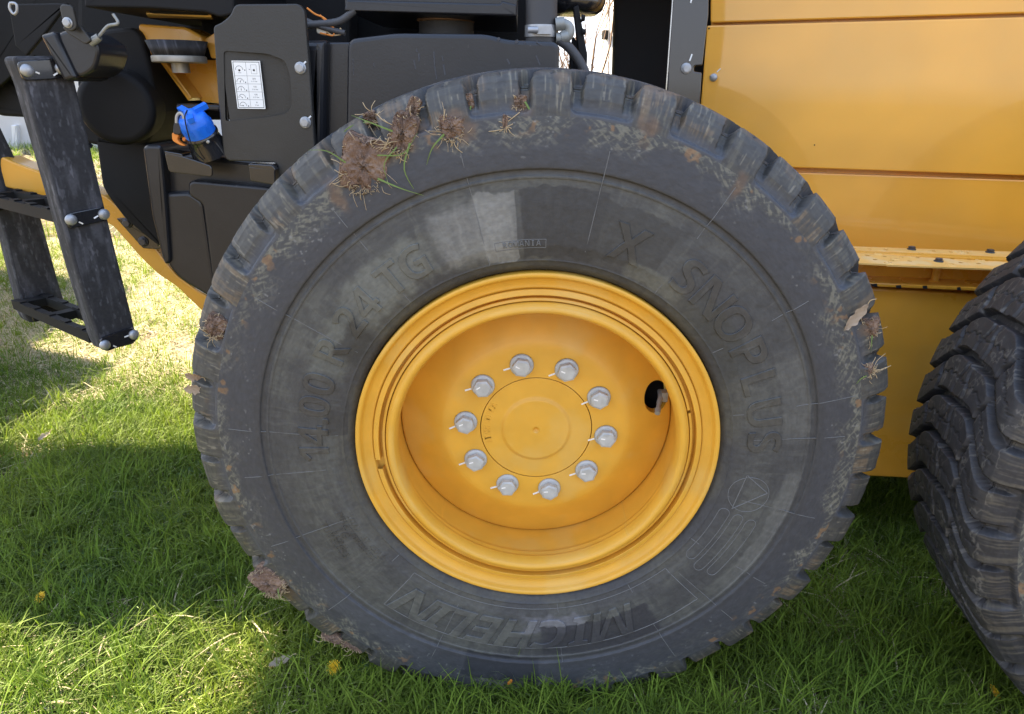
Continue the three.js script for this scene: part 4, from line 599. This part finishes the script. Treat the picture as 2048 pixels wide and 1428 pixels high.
{
  const lf = (seed) => { const r = rng(seed), pos = [], idx = []; for (let b = 0; b < 5; b++) { const a = b * 1.26 + r(), L = 0.02 + r() * 0.03, w = L * (0.22 + r() * 0.18), k = pos.length / 3; for (let s = 0; s <= 4; s++) { const t = s / 4, d = L * t, ww = w * Math.sin(PI * Math.min(0.98, t * 0.9 + 0.08)), y = 0.012 + 0.02 * t - 0.012 * t * t; pos.push(Math.cos(a) * d - Math.sin(a) * ww, y, Math.sin(a) * d + Math.cos(a) * ww, Math.cos(a) * d + Math.sin(a) * ww, y, Math.sin(a) * d - Math.cos(a) * ww); if (s < 4) idx.push(k + s * 2, k + s * 2 + 1, k + s * 2 + 2, k + s * 2 + 1, k + s * 2 + 3, k + s * 2 + 2); } } const g = new THREE.BufferGeometry(); g.setAttribute('position', new THREE.Float32BufferAttribute(pos, 3)); g.setIndex(idx); g.computeVertexNormals(); return g; };
  scatter('weeds', 'low broad-leaved weeds between the grass', [[...nearZ, 110, 0.7, 1.5], [-4, 0.2, -3.4, -1.5, 40, 1, 1.5]], [lf(3), lf(4)], grassMat, (x, z, c, col) => col.setRGB(0.10 + 0.05 * c, 0.19 + 0.07 * c, 0.06 + 0.03 * c), (x, z, c) => fbm(x * 2 + 9, z * 2, 44, 2) < 0.42, 303);
}

// ---------------------------------------------------------------- flowers, leaves, mud
function blade(pts, w) { const c = new THREE.CatmullRomCurve3(pts), S = 10, pos = [], idx = []; for (let i = 0; i <= S; i++) { const t = i / S, p = c.getPoint(t), d = c.getTangent(t), n = d.clone().cross(V3(0.2, 0.1, 1)).normalize().multiplyScalar(w * (1 - 0.85 * t)); pos.push(p.x - n.x, p.y - n.y, p.z - n.z, p.x + n.x, p.y + n.y, p.z + n.z); if (i < S) { const k = i * 2; idx.push(k, k + 1, k + 2, k + 1, k + 3, k + 2); } } const g = new THREE.BufferGeometry(); g.setAttribute('position', new THREE.Float32BufferAttribute(pos, 3)); g.setAttribute('uv', new THREE.Float32BufferAttribute(new Float32Array(pos.length / 3 * 2), 2)); g.setIndex(idx); g.computeVertexNormals(); return g; }
const petalMat = phys({ color: new THREE.Color().setRGB(0.86, 0.56, 0.01), roughness: 0.7, transmission: 0.25, thickness: 0 });
function dandelion(px, py, h, tilt, R, label) {
  const p = onLevel(px, py, h), o = thing('dandelion', label, 'flower', [p.x, 0, p.z], 'dandelions in the lawn'), r = rng(px), pet = [];
  const q = new THREE.Quaternion().setFromUnitVectors(Y, V3(...tilt).normalize());
  for (let ringN = 0; ringN < 4; ringN++) { const n = 22 - ringN * 4; for (let i = 0; i < n; i++) { const a = (i + r() * 0.5) / n * 2 * PI, L = R * (1 - ringN * 0.2) * (0.9 + 0.2 * r()), up = 0.15 + ringN * 0.32, g = new THREE.BoxGeometry(L, 0.0004, R * 0.17).translate(L / 2, 0, 0).rotateZ(up).rotateY(a); pet.push(g.applyQuaternion(q).translate(0, h, 0)); } }
  add('petals', pet, petalMat, o).userData.kind = 'stuff'; add('stem', tube([V3(0.01, 0, 0.004), V3(0.004, h * 0.5, 0.002), V3(0, h, 0)], 0.0016, 10, 6), M.blade, o);
}
dandelion(81, 1195, 0.05, [-0.3, 0.8, 0.5], 0.0155, 'yellow dandelion in the shaded grass near the left edge of the photo');
dandelion(668, 1335, 0.05, [0.1, 0.7, 0.7], 0.0165, 'round yellow dandelion in front of the wheel, beside the sunlit patch');
dandelion(1988, 1384, 0.045, [0.5, 0.7, 0.3], 0.015, 'small half-hidden dandelion below the right-hand tyre');
function leafGeo(L, W, curl, seed) { const g = new THREE.PlaneGeometry(L, W, 14, 8), p = g.attributes.position, r = rng(seed), ph = r() * 6; for (let i = 0; i < p.count; i++) { const x = p.getX(i) / L * 2, y = p.getY(i) / W * 2, s = Math.pow(Math.max(0, 1 - x * x), 0.6) * (0.85 + 0.15 * Math.sin(x * 9 + ph)); p.setXYZ(i, x * L / 2, y * W / 2 * s, curl * (y * y * 0.7 * s + 0.3 * Math.sin(x * 2.4 + ph)) + 0.002 * Math.sin(x * 14 + y * 6)); } g.computeVertexNormals(); return g; }
function leafThing(name, label, pos, L, W, curl, rot, mat, seed) { const o = thing(name, label, 'leaf', [pos.x, pos.y, pos.z]); const q = new THREE.Quaternion().setFromEuler(new THREE.Euler(...rot)); add('leaf_blade', leafGeo(L, W, curl, seed).applyQuaternion(q), mat, o); add('leaf_stalk', tube([V3(L * 0.48, 0, 0), V3(L * 0.62, 0.002, 0.002), V3(L * 0.75, -0.002, 0.006)].map((v) => v.applyQuaternion(q)), 0.0008, 8, 5), M.straw, o); return o; }
leafThing('dry_leaf', 'pale dry leaf lying on the grass in front of the wheel', onLevel(560, 1322, 0.055), 0.05, 0.022, 0.006, [-1.1, 0.2, 0.5], M.paleLeaf, 3);
const TP = new Plane(0.004);
leafThing('dry_leaf', 'pale dry leaf stuck upright to the right edge of the tyre', TP.point(1706, 630).add(V3(0, 0, 0.012)), 0.06, 0.02, 0.004, [0.1, -0.2, 1.1], M.paleLeaf, 5);
leafThing('dry_leaf', 'whitish leaf scrap caught on the left edge of the tread', new Plane(-0.02).point(393, 773).add(V3(0, 0, 0.012)), 0.034, 0.024, 0.003, [0.2, 0.3, -0.2], M.paleLeaf, 7);
leafThing('dry_leaf', 'curled brown leaf scrap on the left edge of the tread, above the whitish one', new Plane(-0.02).point(391, 748).add(V3(0, 0, 0.01)), 0.03, 0.018, 0.006, [0.3, 0.5, -0.6], M.leaf, 9);
leafThing('dry_leaf', 'pale leaf in the lawn between the ladder foot and the left dandelion', onLevel(88, 872, 0.07), 0.05, 0.022, 0.006, [-1.2, 0.4, 1.2], M.paleLeaf, 12);
{ const p = onLevel(1020, 1362, 0.05), o = thing('flower_bud', 'closed orange-tipped flower bud on a bent stem before the tyre', 'flower bud', [p.x, 0, p.z]); add('bud', turned([[0, -0.012], [0.005, -0.008], [0.006, 0], [0.004, 0.008], [0.001, 0.012]], V3(0, 0.05, 0), V3(0.5, 1, 0.1), 12), M.orange, o); add('stem', tube([V3(-0.05, 0.012, 0.02), V3(-0.03, 0.018, 0.01), V3(-0.006, 0.038, 0)], 0.0016, 12, 6), M.leaf, o); }

function clod(px, py, z, wpx, hpx, thick, rot, seed, label, { straw = 8, blades = 3, name = 'mud_clump', cat = 'mud', spread = 1, mat = M.mud } = {}) {
  const P = new Plane(z), c = P.point(px, py), s = P.point(px + 50, py).distanceTo(P.point(px - 50, py)) / 100, W = wpx * s / 2, H = hpx * s / 2, o = thing(name, label, cat, [c.x, c.y, c.z]), r = rng(seed);
  const g = new THREE.SphereGeometry(1, 84, 56), p = g.attributes.position, q = new THREE.Quaternion().setFromAxisAngle(Z, rot), v = V3(0, 0, 0);
  for (let i = 0; i < p.count; i++) {
    v.fromBufferAttribute(p, i); const m = Math.max(Math.abs(v.x), Math.abs(v.y), 0.6 * Math.abs(v.z)), sq = lerp(1, 1 / Math.max(0.6, Math.hypot(v.x, v.y) / Math.max(1e-3, m)) ** 0, 1), n = noise3(v.x * 2.2 + seed, v.y * 2.2, v.z * 2.2, seed) - 0.5, n2 = noise3(v.x * 8 + seed, v.y * 8, v.z * 8, seed + 2) - 0.5, n3 = noise3(v.x * 22 + seed, v.y * 22, v.z * 22, seed + 4) - 0.5;
    const box_ = Math.pow(Math.abs(v.x), 6) + Math.pow(Math.abs(v.y), 6), k = box_ > 0 ? Math.min(1.25, 1 / Math.pow(Math.max(box_, 0.1), 1 / 6) * Math.hypot(v.x, v.y)) : 1, f = (1 + 0.6 * n + 0.22 * n2), rough_ = thick * (0.75 * (fbm(v.x * 4 + seed, v.y * 4, seed + 5, 4) - 0.5) + 0.5 * (fbm(v.x * 14 + seed, v.y * 14, seed + 7, 3) - 0.5)) * sstep(-0.1, 0.5, v.z);
    p.setXYZ(i, v.x * k * W * f, v.y * k * H * f, Math.sign(v.z) * Math.pow(Math.abs(v.z), 0.7) * thick * (1 + 0.5 * n) * (v.z < 0 ? 0.7 : 1) + rough_); v.fromBufferAttribute(p, i).applyQuaternion(q); p.setXYZ(i, v.x, v.y, v.z);
  }
  const gg = mergeVertices((() => { const h = g.clone(); h.deleteAttribute('normal'); h.deleteAttribute('uv'); return h; })(), 1e-5); gg.computeVertexNormals();
  add('soil', gg, mat, o);
  const st = [];
  for (let i = 0; i < straw * 6; i++) {                  // broken straw and roots, mostly along the lower edge
    const low = r() < 0.7, a = low ? -PI / 2 + (r() - 0.5) * 2.2 * spread : r() * 2 * PI, k = 0.7 + r() * 0.35, x = Math.cos(a) * W * k, y = Math.sin(a) * H * k, b = a + (r() - 0.5) * 2.6, L = 0.004 + Math.pow(r(), 5) * 0.032, bend_ = (r() - 0.5) * L * 0.35, e = V3(x + Math.cos(b) * L, y + Math.sin(b) * L, thick * (0.4 + 0.5 * r())), m_ = V3(x + Math.cos(b) * L * 0.5 - Math.sin(b) * bend_, y + Math.sin(b) * L * 0.5 + Math.cos(b) * bend_, thick * (0.7 + 0.6 * r()));
    e.applyQuaternion(q); m_.applyQuaternion(q); st.push(tube([V3(x, y, thick * 0.55).applyQuaternion(q), m_, e], 0.0003 + r() * 0.0004, 6, 4));
  }
  if (st.length) add('straw', st, M.straw, o).userData.kind = 'stuff';
  for (let i = 0; i < Math.ceil(blades * 0.5); i++) { const a = -PI / 2 + (r() - 0.5) * 5, b = a + (r() - 0.5) * 2.2, L = 0.025 + r() * 0.055, x = Math.cos(a) * W * 0.7, y = Math.sin(a) * H * 0.7, c1 = (r() - 0.5) * L * 0.5; add('grass_blade', blade([V3(x, y, thick * 0.9), V3(x + Math.cos(b) * L * 0.5 - Math.sin(b) * c1, y + Math.sin(b) * L * 0.5 + Math.cos(b) * c1, thick + 0.006), V3(x + Math.cos(b) * L, y + Math.sin(b) * L - 0.004, thick * 0.6 + 0.003)], 0.0011 + r() * 0.0006), M.blade, o); }
  return o;
}
clod(731, 330, 0.004, 96, 108, 0.016, -0.28, 11, 'largest reddish mud slab on the tyre shoulder, fringed with straw', { straw: 16, blades: 6 });
clod(806, 268, 0.002, 52, 84, 0.014, -0.35, 12, 'narrow mud clump with long grass blades right of the largest slab', { straw: 14, blades: 5 });
clod(904, 257, 0.004, 52, 48, 0.011, -0.1, 13, 'squarish mud clump under the third tread block, one green blade across it', { straw: 11, blades: 2 });
clod(741, 234, -0.03, 26, 22, 0.012, 0.3, 14, 'dark mud lump wedged in the tread notch above the largest slab', { straw: 5, blades: 1 });
clod(828, 215, -0.012, 26, 38, 0.008, -0.4, 15, 'dark rooty mud plug in the notch above the narrow clump', { straw: 6, blades: 0 });
clod(938, 203, -0.012, 20, 30, 0.006, 0.2, 16, 'smooth orange-brown mud smear in the notch above the squarish clump', { straw: 0, blades: 1 });
clod(1041, 205, -0.008, 26, 28, 0.008, 0, 17, 'small mud wedge with green scraps in the tread notch at the tyre top', { straw: 3, blades: 1 });
clod(434, 650, -0.006, 42, 50, 0.012, -0.5, 18, 'orange mud clod in a left-hand tread notch, level with the ladder foot', { straw: 9, blades: 0 });
clod(540, 1158, -0.002, 60, 70, 0.016, 0.75, 19, 'brown rooty clod on the lower left of the tyre above the grass', { straw: 13, blades: 3 });
clod(1738, 655, -0.012, 36, 44, 0.008, 0.2, 20, 'mud patch on the right edge of the tyre beside the upright leaf', { straw: 4, blades: 1 });
clod(1731, 739, 0.0, 30, 26, 0.008, 0.2, 21, 'star-shaped tuft of dry straw on the right edge of the tyre', { straw: 16, blades: 1, name: 'straw_tuft', cat: 'straw', spread: 1.8 });
clod(665, 1272, -0.012, 44, 22, 0.010, -0.5, 22, 'muddy lump at the lower left of the tyre just above the grass', { straw: 4, blades: 0 });
clod(706, 1288, -0.016, 46, 20, 0.009, -0.4, 23, 'reddish mud lump next to the dandelion at the foot of the tyre', { straw: 3, blades: 0 });
clod(1010, 245, 0.009, 12, 30, 0.004, -0.1, 24, 'small orange mud splash on the sidewall below the top mud wedge', { straw: 4, blades: 0 });

// ---------------------------------------------------------------- background
{
  const t = thing('trailer', 'white aluminium trailer seen through the gap above the tyre', 'trailer', [0, 0, 0]), P = through(1206, 100, -6, 62);
  add('corner_post', [plate(P, [[1203, -300], [1222, -300], [1215, 172], [1194, 172]], 0.1, { bevel: 0.01 })], M.alu, t); add('side_panel', plate(P, [[1223, -300], [1290, -300], [1282, 172], [1216, 172]], 1.4, { off: -0.01, bevel: 0.01 }), M.alu, t);
  add('latch', [plate(P, [[1212, 62], [1218, 60], [1216, 78], [1211, 80]], 0.05, { off: 0.05, bevel: 0.004 })], M.matt, t);
}
{
  const t = thing('storage_shed', 'pale panelled shed far behind, glimpsed left between the ladder straps', 'shed', [0, 0, 0]), P = new Plane(-13);
  const a = P.uv(-300, 303).x, b = P.uv(420, 303).x;
  add('shed_wall', plate(P, [[a, 0], [b, 0], [b, 3.2], [a, 3.2]], 4, { local: true, bevel: 0.02 }), M.wall, t); add('wall_post', [plate(P, [[29, 250], [39, 250], [43, 304], [33, 304]], 0.15, { off: 0.1, bevel: 0.01 })], M.alu, t);
}
{
  const o = thing('bare_shrub', 'bare brown shrub against the bright sky behind the gap', 'shrub', [0, 0, 0]), P = new Plane(-4.2), base = P.point(1160, 150), r = rng(8), tw = [];
  const c = V3(base.x, 0, base.z); o.position.copy(c);
  const grow = (p, d, L, w, n) => { const e = p.clone().addScaledVector(d, L), m = p.clone().lerp(e, 0.5).add(V3((r() - 0.5) * L * 0.2, 0, (r() - 0.5) * L * 0.2)); tw.push(tube([p, m, e], w, 4, 4)); if (n > 0) for (let i = 0; i < 3; i++) grow(p.clone().lerp(e, 0.45 + 0.27 * i), d.clone().add(V3((r() - 0.5) * 1.5, (r() - 0.2) * 0.7, (r() - 0.5) * 1.2)).normalize(), L * 0.62, w * 0.62, n - 1); };
  for (let i = 0; i < 9; i++) grow(V3((r() - 0.5) * 0.5, 0, (r() - 0.5) * 0.4), V3((r() - 0.5) * 0.7, 1, (r() - 0.5) * 0.5).normalize(), 0.75 + r() * 0.5, 0.009, 3);
  add('twigs', tw, std({ color: new THREE.Color().setRGB(0.16, 0.11, 0.08), roughness: 0.9 }), o);
}
renderer.render(scene, camera);
